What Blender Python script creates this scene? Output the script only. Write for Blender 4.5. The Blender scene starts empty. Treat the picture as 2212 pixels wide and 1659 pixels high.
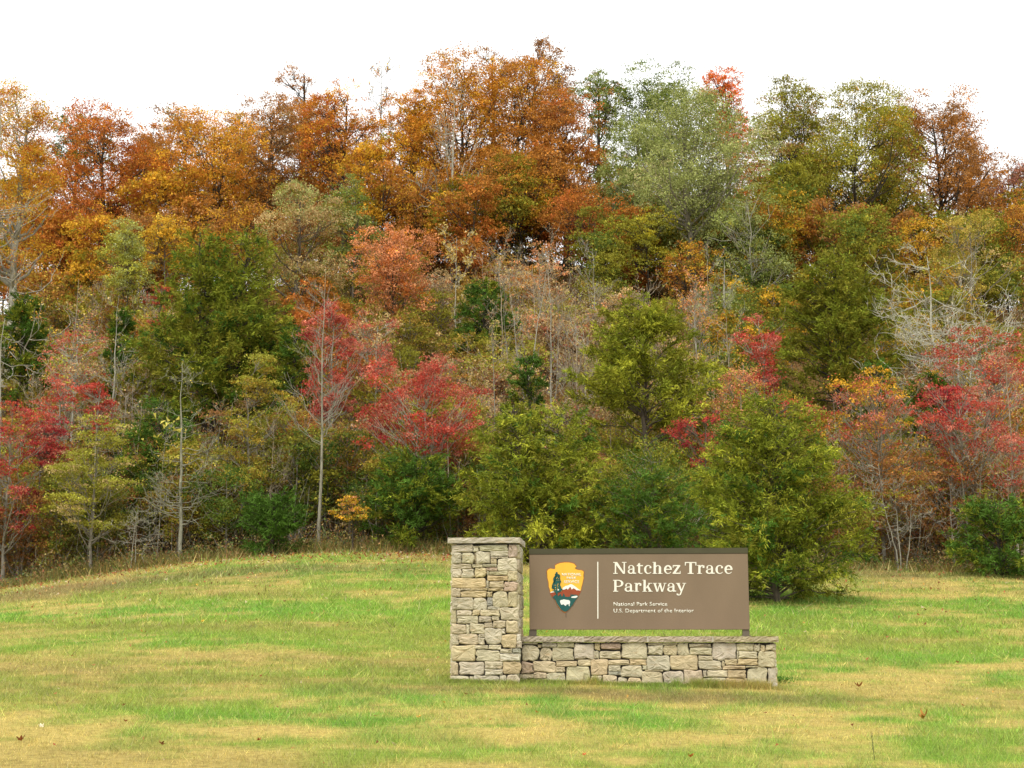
import bpy, bmesh, math
import numpy as np
from mathutils import Vector, Matrix

# ------------------------------------------------------------------ camera, world, sun, exposure
SC = bpy.context.scene
W_, H_, F_ = 2212.0, 1659.0, 3110.0          # working picture units
HORIZON = 1377.0
PITCH = math.atan((HORIZON - H_ / 2) / F_)
cam_data = bpy.data.cameras.new('camera')
cam = bpy.data.objects.new('camera', cam_data)
SC.collection.objects.link(cam)
cam_data.sensor_width = 36.0
cam_data.lens = 36.0 * F_ / W_
cam_data.clip_end = 3000.0
cam.location = (0, 0, 0)
cam.rotation_euler = (math.pi / 2 + PITCH, 0, 0)
SC.camera = cam

world = bpy.data.worlds.new('World')
SC.world = world
world.use_nodes = True
nt = world.node_tree
nt.nodes.clear()
sky = nt.nodes.new('ShaderNodeTexSky')
sky.sky_type = 'NISHITA'
sky.sun_disc = False
sky.sun_elevation = math.radians(60)
sky.sun_rotation = math.radians(200)
sky.air_density = 2.0
sky.dust_density = 6.0
hs = nt.nodes.new('ShaderNodeHueSaturation')
hs.inputs['Saturation'].default_value = 0.0
mixn = nt.nodes.new('ShaderNodeMix')
mixn.data_type = 'RGBA'
mixn.inputs['Factor'].default_value = 0.9
mixn.inputs['B'].default_value = (9.6, 9.7, 9.6, 1)   # even cloud cover
bg = nt.nodes.new('ShaderNodeBackground')
bg.inputs['Strength'].default_value = 0.100
wo = nt.nodes.new('ShaderNodeOutputWorld')
nt.links.new(sky.outputs['Color'], hs.inputs['Color'])
nt.links.new(hs.outputs['Color'], mixn.inputs['A'])
nt.links.new(mixn.outputs['Result'], bg.inputs['Color'])
nt.links.new(bg.outputs['Background'], wo.inputs['Surface'])

sun_data = bpy.data.lights.new('sun', 'SUN')
sun_data.energy = 1.5
sun_data.angle = math.radians(25)
sun_data.color = (1.0, 0.95, 0.86)
sun = bpy.data.objects.new('sun', sun_data)
SC.collection.objects.link(sun)
# light comes from behind the camera and from above
sun.rotation_euler = (math.radians(30), 0, math.radians(-20))

SC.view_settings.view_transform = 'Standard'
SC.view_settings.look = 'None'
SC.view_settings.gamma = 1.0
SC.view_settings.use_curve_mapping = False
SC.view_settings.exposure = 0.74
SC.cycles.max_bounces = 5
SC.cycles.diffuse_bounces = 2
SC.cycles.transmission_bounces = 3
SC.cycles.glossy_bounces = 2

RNG = np.random.default_rng(7)

# ------------------------------------------------------------------ projection helpers
CP, SP = math.cos(PITCH), math.sin(PITCH)
def ray(px, py):
    X, Z = px - W_ / 2, -(py - H_ / 2)
    return X, F_ * CP - Z * SP, F_ * SP + Z * CP
def at(px, py, d):
    """the point of the line of sight through (px, py) that stands at depth y = d"""
    X, Y, Z = ray(px, py)
    return X * d / Y, Z * d / Y

# ------------------------------------------------------------------ noise
def vnoise(x, y, seed=0):
    x = np.asarray(x, float); y = np.asarray(y, float)
    xi, yi = np.floor(x).astype(np.int64), np.floor(y).astype(np.int64)
    xf, yf = x - xi, y - yi
    xf = xf * xf * (3 - 2 * xf); yf = yf * yf * (3 - 2 * yf)
    def h(a, b):
        n = (a * 374761393 + b * 668265263 + seed * 974634777) & 0x7fffffff
        n = ((n ^ (n >> 13)) * 1274126177) & 0x7fffffff
        return ((n ^ (n >> 16)) & 0xffff) / 65535.0
    return (h(xi, yi) * (1 - xf) + h(xi + 1, yi) * xf) * (1 - yf) + (h(xi, yi + 1) * (1 - xf) + h(xi + 1, yi + 1) * xf) * yf
def fbm(x, y, seed=0, oct=4):
    s, a, t = 0, 0.5, 0
    for i in range(oct):
        s = s + a * vnoise(np.asarray(x) * 2 ** i, np.asarray(y) * 2 ** i, seed + i * 17); t += a; a *= 0.5
    return s / t

# ------------------------------------------------------------------ terrain
EDGE = 42.0
def edge_z(x):
    xs = np.array([-60, -22, -14.9, -9.5, -5.0, -2.0, 2.5, 7.2, 14.9, 22, 60.])
    zs = np.array([0.4, 0.9, 1.32, 2.15, 2.52, 2.42, 2.15, 2.02, 1.82, 1.5, 0.8])
    xx = np.asarray(x, float)
    return sum(np.interp(xx + o, xs, zs) for o in (-2, -1, 0, 1, 2)) / 5
_py = np.arange(0, 700, 0.5)
_sl = np.interp(_py, [0, 3, 9, 40, 47, 55, 80, 700], [0.10, 0.30, 0.50, 0.47, 0.33, 0.02, -0.06, -0.06])
_pz = np.concatenate([[0], np.cumsum(_sl[:-1] * 0.5)])
def ground_z(x, y):
    x = np.asarray(x, float); y = np.asarray(y, float)
    tilt = -0.020 * np.clip(x, -5, 6) 
    near = -1.6 + 1.05 / 18 * y + tilt
    ze = edge_z(x)
    t = np.clip((y - 18) / (EDGE - 18), 0, 1)
    L = EDGE - 18
    z0 = -0.55 + tilt
    h = (2*t**3-3*t**2+1)*z0 + (t**3-2*t**2+t)*L*0.058 + (-2*t**3+3*t**2)*ze + (t**3-t**2)*L*0.10
    crest = np.interp(x, [-70, -34, -15, 0, 20, 34, 70], [0.84, 0.93, 0.98, 1.02, 1.0, 0.90, 0.78])
    hill = ze + np.interp(y - EDGE, _py, _pz) * crest
    z = np.where(y < 18, near, np.where(y < EDGE, h, hill))
    z = z + 0.05 * (fbm(x / 5, y / 5, 3) - 0.5) * np.clip((y - 20) / 10, 0.0, 1)
    z = z + 0.9 * (fbm(x / 7, y / 7, 5) - 0.5) * np.clip((y - 45) / 15, 0, 1)
    return z
def ground_hit(px, py):
    ds = np.arange(6, 130, 0.05)
    X, Y, Z = ray(px, py)
    g = ground_z(X / Y * ds, ds)
    k = np.argmax(g > Z / Y * ds)
    return X / Y * ds[k], ds[k]

# ------------------------------------------------------------------ object helpers
def link(o, parent=None):
    SC.collection.objects.link(o)
    if parent is not None:
        o.parent = parent
    return o
def tag(o, label=None, cat=None, group=None, kind=None):
    if label: o['label'] = label
    if cat: o['category'] = cat
    if group: o['group'] = group
    if kind: o['kind'] = kind
    return o
def empty(name, loc, rz=0.0):
    o = bpy.data.objects.new(name, None)
    o.empty_display_size = 0.3
    o.location = loc; o.rotation_euler = (0, 0, rz)
    return link(o)
def mesh_np(name, V, faces, mat, col=None, parent=None, smooth=False):
    """faces: list of int arrays (n,3) or (n,4); col: (nverts,3) colour of the thing itself"""
    me = bpy.data.meshes.new(name)
    V = np.ascontiguousarray(V, dtype=np.float32)
    faces = [np.asarray(f, dtype=np.int32) for f in faces if len(f)]
    me.vertices.add(len(V)); me.vertices.foreach_set('co', V.ravel())
    nl = sum(f.size for f in faces); npoly = sum(len(f) for f in faces)
    me.loops.add(nl); me.polygons.add(npoly)
    me.loops.foreach_set('vertex_index', np.concatenate([f.ravel() for f in faces]))
    tot = np.concatenate([np.full(len(f), f.shape[1], np.int32) for f in faces])
    st = np.concatenate([[0], np.cumsum(tot)[:-1]]).astype(np.int32)
    me.polygons.foreach_set('loop_start', st)
    me.polygons.foreach_set('loop_total', tot)
    if smooth: me.polygons.foreach_set('use_smooth', np.ones(npoly, bool))
    if col is not None:
        ca = me.color_attributes.new('Col', 'FLOAT_COLOR', 'POINT')
        c4 = np.ones((len(V), 4), np.float32); c4[:, :3] = col
        ca.data.foreach_set('color', c4.ravel())
    me.update(calc_edges=True)
    me.materials.append(mat)
    return link(bpy.data.objects.new(name, me), parent)
def poly_obj(name, V, F, mat, parent=None, smooth=False):
    me = bpy.data.meshes.new(name)
    me.from_pydata([tuple(v) for v in V], [], [tuple(f) for f in F])
    me.materials.append(mat); me.update()
    if smooth:
        me.polygons.foreach_set('use_smooth', np.ones(len(me.polygons), bool))
    return link(bpy.data.objects.new(name, me), parent)

# ------------------------------------------------------------------ materials
def new_mat(name):
    m = bpy.data.materials.new(name); m.use_nodes = True
    m.node_tree.nodes.clear()
    return m, m.node_tree
def N(nt, t, **kw):
    n = nt.nodes.new(t)
    for k, v in kw.items(): setattr(n, k, v)
    return n
def leaf_material(name, transl=0.35, rough=0.6, spec=0.15, tone=(0.72, 1.08)):
    m, nt = new_mat(name)
    at_ = N(nt, 'ShaderNodeVertexColor', layer_name='Col')
    geo = N(nt, 'ShaderNodeNewGeometry')
    ns = N(nt, 'ShaderNodeTexNoise'); ns.inputs['Scale'].default_value = 3.0
    mr = N(nt, 'ShaderNodeMapRange'); mr.inputs['To Min'].default_value = tone[0]; mr.inputs['To Max'].default_value = tone[1]
    nt.links.new(geo.outputs['Position'], ns.inputs['Vector'])
    nt.links.new(ns.outputs['Fac'], mr.inputs['Value'])
    mu = N(nt, 'ShaderNodeMix', data_type='RGBA', blend_type='MULTIPLY'); mu.inputs['Factor'].default_value = 1.0
    nt.links.new(at_.outputs['Color'], mu.inputs['A']); nt.links.new(mr.outputs['Result'], mu.inputs['B'])
    d = N(nt, 'ShaderNodeBsdfDiffuse'); t = N(nt, 'ShaderNodeBsdfTranslucent'); g = N(nt, 'ShaderNodeBsdfGlossy')
    g.inputs['Roughness'].default_value = rough
    g.inputs['Color'].default_value = (0.6, 0.6, 0.6, 1)
    mx = N(nt, 'ShaderNodeMixShader'); mx.inputs[0].default_value = transl
    mx2 = N(nt, 'ShaderNodeMixShader'); mx2.inputs[0].default_value = spec * 0.3
    for n in (d, t): nt.links.new(mu.outputs['Result'], n.inputs['Color'])
    nt.links.new(d.outputs[0], mx.inputs[1]); nt.links.new(t.outputs[0], mx.inputs[2])
    nt.links.new(mx.outputs[0], mx2.inputs[1]); nt.links.new(g.outputs[0], mx2.inputs[2])
    o = N(nt, 'ShaderNodeOutputMaterial'); nt.links.new(mx2.outputs[0], o.inputs['Surface'])
    return m
def bark_material():
    m, nt = new_mat('bark')
    at_ = N(nt, 'ShaderNodeVertexColor', layer_name='Col')
    tc = N(nt, 'ShaderNodeTexCoord'); mp = N(nt, 'ShaderNodeMapping'); mp.inputs['Scale'].default_value = (9, 9, 3)
    ns = N(nt, 'ShaderNodeTexNoise'); ns.inputs['Scale'].default_value = 1.6; ns.inputs['Detail'].default_value = 5
    mr = N(nt, 'ShaderNodeMapRange'); mr.inputs['From Min'].default_value = 0.3; mr.inputs['From Max'].default_value = 0.7
    mr.inputs['To Min'].default_value = 0.55; mr.inputs['To Max'].default_value = 1.3
    nt.links.new(tc.outputs['Object'], mp.inputs['Vector']); nt.links.new(mp.outputs[0], ns.inputs['Vector'])
    nt.links.new(ns.outputs['Fac'], mr.inputs['Value'])
    mu = N(nt, 'ShaderNodeMix', data_type='RGBA', blend_type='MULTIPLY'); mu.inputs['Factor'].default_value = 1.0
    nt.links.new(at_.outputs['Color'], mu.inputs['A']); nt.links.new(mr.outputs['Result'], mu.inputs['B'])
    b = N(nt, 'ShaderNodeBsdfPrincipled'); b.inputs['Roughness'].default_value = 0.9
    bp = N(nt, 'ShaderNodeBump'); bp.inputs['Strength'].default_value = 0.5; bp.inputs['Distance'].default_value = 0.02
    nt.links.new(ns.outputs['Fac'], bp.inputs['Height']); nt.links.new(bp.outputs[0], b.inputs['Normal'])
    nt.links.new(mu.outputs['Result'], b.inputs['Base Color'])
    o = N(nt, 'ShaderNodeOutputMaterial'); nt.links.new(b.outputs[0], o.inputs['Surface'])
    return m
def solid_material(name, rgb, rough=0.7, noise=0.1, scale=6.0, bump=0.0, bscale=40.0, vc=False, streak=None, spec=0.3):
    m, nt = new_mat(name)
    tc = N(nt, 'ShaderNodeTexCoord'); mp = N(nt, 'ShaderNodeMapping')
    if streak: mp.inputs['Scale'].default_value = streak
    nt.links.new(tc.outputs['Object'], mp.inputs['Vector'])
    ns = N(nt, 'ShaderNodeTexNoise'); ns.inputs['Scale'].default_value = scale; ns.inputs['Detail'].default_value = 6
    nt.links.new(mp.outputs[0], ns.inputs['Vector'])
    mr = N(nt, 'ShaderNodeMapRange'); mr.inputs['From Min'].default_value = 0.25; mr.inputs['From Max'].default_value = 0.75
    mr.inputs['To Min'].default_value = 1 - noise; mr.inputs['To Max'].default_value = 1 + noise
    nt.links.new(ns.outputs['Fac'], mr.inputs['Value'])
    mu = N(nt, 'ShaderNodeMix', data_type='RGBA', blend_type='MULTIPLY'); mu.inputs['Factor'].default_value = 1.0
    if vc:
        at_ = N(nt, 'ShaderNodeVertexColor', layer_name='Col'); nt.links.new(at_.outputs['Color'], mu.inputs['A'])
    else:
        mu.inputs['A'].default_value = (*rgb, 1)
    nt.links.new(mr.outputs['Result'], mu.inputs['B'])
    b = N(nt, 'ShaderNodeBsdfPrincipled'); b.inputs['Roughness'].default_value = rough
    b.inputs['Specular IOR Level'].default_value = spec
    nt.links.new(mu.outputs['Result'], b.inputs['Base Color'])
    if bump:
        n2 = N(nt, 'ShaderNodeTexNoise'); n2.inputs['Scale'].default_value = bscale; n2.inputs['Detail'].default_value = 6
        nt.links.new(tc.outputs['Object'], n2.inputs['Vector'])
        bp = N(nt, 'ShaderNodeBump'); bp.inputs['Strength'].default_value = bump; bp.inputs['Distance'].default_value = 0.01
        nt.links.new(n2.outputs['Fac'], bp.inputs['Height']); nt.links.new(bp.outputs[0], b.inputs['Normal'])
    o = N(nt, 'ShaderNodeOutputMaterial'); nt.links.new(b.outputs[0], o.inputs['Surface'])
    return m
def stone_material():
    m, nt = new_mat('sandstone')
    at_ = N(nt, 'ShaderNodeVertexColor', layer_name='Col')
    tc = N(nt, 'ShaderNodeTexCoord')
    n1 = N(nt, 'ShaderNodeTexNoise'); n1.inputs['Scale'].default_value = 7; n1.inputs['Detail'].default_value = 8; n1.inputs['Roughness'].default_value = 0.65
    n2 = N(nt, 'ShaderNodeTexNoise'); n2.inputs['Scale'].default_value = 60; n2.inputs['Detail'].default_value = 6
    mp = N(nt, 'ShaderNodeMapping'); mp.inputs['Scale'].default_value = (1, 1, 4)
    n3 = N(nt, 'ShaderNodeTexNoise'); n3.inputs['Scale'].default_value = 9; n3.inputs['Detail'].default_value = 4
    for n in (n1, n2): nt.links.new(tc.outputs['Object'], n.inputs['Vector'])
    nt.links.new(tc.outputs['Object'], mp.inputs['Vector']); nt.links.new(mp.outputs[0], n3.inputs['Vector'])
    r = N(nt, 'ShaderNodeValToRGB')
    r.color_ramp.elements[0].position = 0.3; r.color_ramp.elements[0].color = (0.72, 0.70, 0.66, 1)
    r.color_ramp.elements[1].position = 0.72; r.color_ramp.elements[1].color = (1.28, 1.26, 1.2, 1)
    e = r.color_ramp.elements.new(0.5); e.color = (1.0, 0.98, 0.94, 1)
    nt.links.new(n1.outputs['Fac'], r.inputs['Fac'])
    mu = N(nt, 'ShaderNodeMix', data_type='RGBA', blend_type='MULTIPLY'); mu.inputs['Factor'].default_value = 1.0
    nt.links.new(at_.outputs['Color'], mu.inputs['A']); nt.links.new(r.outputs['Color'], mu.inputs['B'])
    # rusty staining in bands
    st = N(nt, 'ShaderNodeMapRange'); st.inputs['From Min'].default_value = 0.56; st.inputs['From Max'].default_value = 0.75
    st.inputs['To Max'].default_value = 0.55
    nt.links.new(n3.outputs['Fac'], st.inputs['Value'])
    m2 = N(nt, 'ShaderNodeMix', data_type='RGBA', blend_type='MIX')
    m2.inputs['B'].default_value = (0.42, 0.27, 0.13, 1)
    nt.links.new(st.outputs['Result'], m2.inputs['Factor']); nt.links.new(mu.outputs['Result'], m2.inputs['A'])
    b = N(nt, 'ShaderNodeBsdfPrincipled'); b.inputs['Roughness'].default_value = 0.92; b.inputs['Specular IOR Level'].default_value = 0.15
    nt.links.new(m2.outputs['Result'], b.inputs['Base Color'])
    ad = N(nt, 'ShaderNodeMath', operation='MULTIPLY_ADD'); ad.inputs[1].default_value = 0.35
    nt.links.new(n2.outputs['Fac'], ad.inputs[0]); nt.links.new(n1.outputs['Fac'], ad.inputs[2])
    bp = N(nt, 'ShaderNodeBump'); bp.inputs['Strength'].default_value = 1.0; bp.inputs['Distance'].default_value = 0.025
    nt.links.new(ad.outputs[0], bp.inputs['Height']); nt.links.new(bp.outputs[0], b.inputs['Normal'])
    o = N(nt, 'ShaderNodeOutputMaterial'); nt.links.new(b.outputs[0], o.inputs['Surface'])
    return m

M_LEAF = leaf_material('broad_leaf', 0.28, spec=0.05)
M_NEEDLE = leaf_material('cedar_needle', 0.18, spec=0.03, tone=(0.88, 1.30))
M_GRASS = leaf_material('grass_blade', 0.3, spec=0.2, tone=(0.85, 1.2))
M_BARK = bark_material()
M_SOIL = solid_material('grass_thatch', (0, 0, 0), 0.95, 0.35, 14.0, 0.8, 60, vc=True, spec=0.05)
M_STONE = stone_material()
M_MORTAR = solid_material('dark_mortar', (0.06, 0.05, 0.04), 0.95, 0.3, 12)
M_PALEMORTAR = solid_material('pale_mortar', (0.50, 0.47, 0.38), 0.95, 0.1, 12)
M_BROWN = solid_material('brown_sign_paint', (0.205, 0.145, 0.094), 0.6, 0.10, 2.2, 0.15, 60, streak=(1, 1, 0.35), spec=0.25)
M_OLIVE = solid_material('olive_trim_paint', (0.062, 0.056, 0.026), 0.5, 0.12, 4.0, spec=0.3)
M_POST = solid_material('brown_post_paint', (0.13, 0.105, 0.075), 0.6, 0.12, 4.0, spec=0.3)
M_CREAM = solid_material('cream_letter_paint', (0.78, 0.74, 0.64), 0.5, 0.05, 20)
M_YELLOW = solid_material('emblem_yellow', (0.80, 0.44, 0.045), 0.5, 0.07, 6)
M_EDGE = solid_material('emblem_rust_edge', (0.33, 0.10, 0.03), 0.6, 0.1, 20)
M_RUST = solid_material('emblem_rust', (0.30, 0.062, 0.022), 0.5, 0.08, 12)
M_GREEN = solid_material('emblem_green', (0.012, 0.085, 0.075), 0.5, 0.08, 12)
M_WHITE = solid_material('emblem_white', (0.78, 0.77, 0.72), 0.5, 0.04, 12)
M_METAL = solid_material('dark_stem_mark', (0.05, 0.035, 0.025), 0.6, 0.1, 12)

# ------------------------------------------------------------------ lawn colour (kind of grass at each place)
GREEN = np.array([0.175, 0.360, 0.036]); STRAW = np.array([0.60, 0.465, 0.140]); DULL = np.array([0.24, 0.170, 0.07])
LIME = np.array([0.31, 0.43, 0.045])
def blob_list(items):
    out = []
    for px, py, rx, ry, a in items:
        x, d = ground_hit(px, py)
        x2, d2 = ground_hit(px, py - ry)
        out.append((x, d, rx / F_ * d, max(0.3, abs(d2 - d)), a))
    return out
GREENS = blob_list([(850, 1300, 330, 16, .5), (880, 1250, 180, 14, .3), (720, 1378, 420, 13, .55), (200, 1335, 240, 14, .35), (700, 1445, 420, 10, .25),
    (450, 1530, 240, 14, .55), (1250, 1590, 240, 20, .5), (1500, 1620, 300, 20, .4), (1960, 1370, 330, 28, .6), (1750, 1330, 240, 18, .45),
    (2080, 1640, 200, 22, .6), (1720, 1480, 90, 12, .5), (960, 1620, 160, 16, .35), (150, 1400, 200, 12, .25), (1300, 1545, 160, 10, .3), (700, 1640, 200, 16, .3)])
STRAWS = blob_list([(1950, 1500, 420, 34, .65), (1900, 1440, 260, 14, .5), (160, 1600, 330, 34, .6), (1600, 1560, 500, 16, .35), (120, 1275, 160, 12, .6),
    (600, 1420, 380, 6, .2), (200, 1372, 250, 6, .5), (640, 1480, 300, 10, .2), (1000, 1225, 300, 10, .4), (2050, 1265, 250, 10, .3), (900, 1580, 300, 12, .35), (300, 1500, 260, 10, .3)])
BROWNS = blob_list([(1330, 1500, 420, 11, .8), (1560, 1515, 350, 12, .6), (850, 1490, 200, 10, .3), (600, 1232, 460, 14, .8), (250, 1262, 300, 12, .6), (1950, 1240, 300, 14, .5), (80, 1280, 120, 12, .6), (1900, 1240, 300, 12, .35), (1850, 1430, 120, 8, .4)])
def lawn_mix(x, y):
    n = fbm(x / 2.1, y / 2.1, 11, 5); n2 = fbm(x / 0.45, y / 0.40, 21, 4); n3 = fbm(x / 6.0, y / 2.5, 31, 3)
    g = 0.42 + 1.9 * (n - 0.5) + 2.3 * (n2 - 0.5) + 1.2 * (fbm(x / 1.0, y / 1.1, 131, 3) - 0.5) + np.interp(y, [10, 15, 19, 24, 31, 36, 42], [.05, .0, .16, .38, .36, .12, -.15])
    b = 0.12 + 1.3 * (n3 - 0.5) + 0.5 * (n2 - .5)
    wx = x + 1.2 * (fbm(x / 1.5, y / 1.5, 41, 3) - .5); wy = y + 1.8 * (fbm(x / 1.5, y / 1.5, 43, 3) - .5)
    for L, s in ((GREENS, 1), (STRAWS, -1)):
        for (cx, cy, rx, ry, a) in L:
            g = g + .72 * s * a * np.exp(-(((wx - cx) / rx) ** 2 + ((wy - cy) / ry) ** 2) * 1.2)
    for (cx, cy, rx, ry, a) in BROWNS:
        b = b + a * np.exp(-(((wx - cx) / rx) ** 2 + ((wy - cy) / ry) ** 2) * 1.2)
    return np.clip(g, 0, 1), np.clip(b, 0, 1), n3
def lawn_colour(x, y, j=0.0, rng=RNG):
    g, b, n3 = lawn_mix(x, y)
    if j:
        g = np.clip(g + rng.normal(0, j, g.shape), 0, 1)
        b = np.clip(b + rng.normal(0, j * .6, b.shape), 0, 1)
    lim = np.clip(0.5 + 2.2 * (n3 - .5), 0, 1)[..., None]
    gr = GREEN * (1 - lim) + LIME * lim
    c = STRAW * (1 - g[..., None]) + gr * g[..., None]
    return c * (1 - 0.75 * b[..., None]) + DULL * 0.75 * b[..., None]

# ------------------------------------------------------------------ ground sheets
def grid_sheet(name, xs, ys, colfn, mat):
    X, Y = np.meshgrid(xs, ys); Z = ground_z(X, Y)
    V = np.stack([X, Y, Z], -1).reshape(-1, 3)
    nx, ny = len(xs), len(ys)
    i = (np.arange(ny - 1)[:, None] * nx + np.arange(nx - 1)[None]).ravel()
    F = np.stack([i, i + 1, i + nx + 1, i + nx], -1)
    o = mesh_np(name, V, [F], mat, colfn(V[:, 0], V[:, 1]), smooth=True)
    return tag(o, kind='structure')
far_x = lambda a, b, c: np.concatenate([np.linspace(-c, -b, 14)[:-1], np.arange(-b, -a, 1.5), np.arange(-a, a, 0.32), np.arange(a, b, 1.5), np.linspace(b, c, 14)])
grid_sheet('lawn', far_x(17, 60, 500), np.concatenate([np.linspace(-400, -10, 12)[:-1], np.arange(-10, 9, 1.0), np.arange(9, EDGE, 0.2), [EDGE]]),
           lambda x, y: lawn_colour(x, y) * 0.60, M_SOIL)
def hill_colour(x, y):
    n = fbm(x / 2, y / 2, 61)[:, None]; n2 = fbm(x / .6, y / .6, 71)[:, None]
    c = np.array([0.09, 0.055, 0.025]) * (1 - n) + np.array([0.16, 0.085, 0.03]) * n
    return c * (0.6 + 0.8 * n2)
M_LITTER = solid_material('leaf_litter_ground', (0, 0, 0), 0.95, 0.4, 9.0, 1.0, 30, vc=True, spec=0.05)
grid_sheet('wooded_hillside', np.concatenate([np.linspace(-500, -60, 14)[:-1], np.arange(-60, 60.1, 0.8), np.linspace(60, 500, 14)[1:]]),
           np.concatenate([[EDGE], np.arange(EDGE + .6, 112, 0.8), np.linspace(113, 700, 24)]), hill_colour, M_LITTER)

# ------------------------------------------------------------------ grass blades
def blades(x, y, h, w, col, lean=0.5, rng=RNG):
    n = len(x)
    z = ground_z(x, y)
    a = rng.uniform(0, 2 * math.pi, n); dx, dy = np.cos(a), np.sin(a)
    ln = rng.normal(0, lean, (n, 2)) * h[:, None]
    V = np.empty((n, 3, 3))
    V[:, 0] = np.stack([x - dx * w, y - dy * w, z - .005], -1)
    V[:, 1] = np.stack([x + dx * w, y + dy * w, z - .005], -1)
    V[:, 2] = np.stack([x + ln[:, 0], y + ln[:, 1], z + h], -1)
    F = np.arange(n * 3).reshape(n, 3)
    return V.reshape(-1, 3), F, np.repeat(col, 3, 0)
def lawn_blades():
    rng = np.random.default_rng(3)
    parts = []
    for (y0, y1, dens, hh, ww) in ((9.8, 13, 2400, .034, .0038), (13, 18, 1500, .038, .0052), (18, 25, 620, .045, .008), (25, 34, 300, .055, .013), (34, 42.3, 170, .06, .018)):
        wid = y1 * 0.40 + 1
        n = int((y1 - y0) * 2 * wid * dens)
        x = rng.uniform(-wid, wid, n); y = rng.uniform(y0, y1, n)
        keep = np.abs(x) < y * 0.375 + 0.8
        x, y = x[keep], y[keep]
        g, b, _ = lawn_mix(x, y)
        tuft = fbm(x / .16, y / .16, 111, 3)
        h = hh * (0.55 + 0.7 * g) * rng.lognormal(0, .35, len(x)) * (.45 + 1.1 * tuft + 1.6 * np.clip(tuft - .62, 0, 1) * 4)
        w = ww * rng.uniform(.6, 1.3, len(x)) * 0.5
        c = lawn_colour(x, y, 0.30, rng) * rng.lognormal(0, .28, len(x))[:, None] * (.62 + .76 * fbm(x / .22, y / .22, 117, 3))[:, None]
        dead = rng.random(len(x)) < 0.04
        c[dead] = np.array([.50, .42, .20]) * rng.uniform(.7, 1.1, (dead.sum(), 1))
        parts.append(blades(x, y, h, w, c, 0.75, rng))
    off = 0; Vs, Fs, Cs = [], [], []
    for V, F, C in parts:
        Vs.append(V); Fs.append(F + off); Cs.append(C); off += len(V)
    return mesh_np('lawn_grass', np.concatenate(Vs), [np.concatenate(Fs)], M_GRASS, np.concatenate(Cs))
tag(lawn_blades(), 'short mown lawn grass, green mixed with straw yellow', 'grass', kind='stuff')

# ------------------------------------------------------------------ tubes and leaves, in bulk
def tubes(P, R, S=4):
    """P (n,K,3) paths, R (n,K) radii"""
    n, K, _ = P.shape
    T = np.gradient(P, axis=1)
    T /= np.linalg.norm(T, axis=-1, keepdims=True) + 1e-9
    ref = np.where(np.abs(T[:, :1, 2:3]) > 0.9, np.array([1., 0, 0]), np.array([0, 0, 1.]))
    A = np.cross(T, np.broadcast_to(ref, T.shape)); A /= np.linalg.norm(A, axis=-1, keepdims=True) + 1e-9
    B = np.cross(T, A)
    ang = np.arange(S) / S * 2 * math.pi
    ring = A[:, :, None] * np.cos(ang)[None, None, :, None] + B[:, :, None] * np.sin(ang)[None, None, :, None]
    V = P[:, :, None] + ring * R[:, :, None, None]
    idx = np.arange(n * K * S).reshape(n, K, S)
    nx = np.roll(idx, -1, axis=2)
    F = np.stack([idx[:, :-1], nx[:, :-1], nx[:, 1:], idx[:, 1:]], -1).reshape(-1, 4)
    return V.reshape(-1, 3), F
class Batch:
    def __init__(s): s.V, s.F, s.C, s.n = [], [], [], 0
    def add(s, V, F, C):
        C = np.broadcast_to(np.asarray(C, float), (len(V), 3)) if np.ndim(C) < 2 else C
        s.V.append(V); s.F.append(F + s.n); s.C.append(C); s.n += len(V)
    def tubes(s, P, R, S, col):
        if len(P): s.add(*tubes(P, R, S), col)
    def obj(s, name, mat, parent, smooth=False):
        if not s.n: return None
        q = [f for f in s.F if f.shape[1] == 4]; t = [f for f in s.F if f.shape[1] == 3]
        fs = ([np.concatenate(q)] if q else []) + ([np.concatenate(t)] if t else [])
        return mesh_np(name, np.concatenate(s.V), fs, mat, np.concatenate(s.C), parent, smooth)
def unit(v): return v / (np.linalg.norm(v, axis=-1, keepdims=True) + 1e-9)
def leaf_quads(C, size, col, rng, droop=0.0, up=0.35, ar=0.6):
    n = len(C)
    nr = unit(rng.normal(0, 1, (n, 3)) + np.array([0, -0.25, up]))
    a = rng.normal(0, 1, (n, 3)); a[:, 2] -= droop
    a = unit(np.cross(nr, np.cross(a, nr)))
    b = np.cross(nr, a)
    s = size * rng.uniform(.65, 1.35, (n, 1)) * 0.5
    k = rng.uniform(-.5, .5, (n, 1))
    V = np.stack([C - a * s, C + b * s * ar * 1.25 + a * s * k, C + a * s * .9 - b * s * ar * .6], 1).reshape(-1, 3)
    F = np.arange(n * 3).reshape(n, 3)
    return V, F, np.repeat(col, 3, 0)
def pick_col(pal, n, rng):
    cols = np.array([c for c, _ in pal]); w = np.array([w for _, w in pal], float); w /= w.sum()
    return cols[rng.choice(len(cols), n, p=w)]
def curve_paths(A, B, K, rng, sag=0.0, wob=0.06):
    """paths from A to B (n,3) with K points, bowed upwards"""
    t = np.linspace(0, 1, K)[None, :, None]
    L = np.linalg.norm(B - A, axis=1)[:, None, None]
    P = A[:, None] * (1 - t) + B[:, None] * t
    bow = np.zeros_like(P); bow[..., 2] = (-(4 * t * (1 - t)) * sag * L)[..., 0]
    w = rng.normal(0, wob, P.shape) * L * np.sin(t * math.pi)
    return P + bow + w

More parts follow.
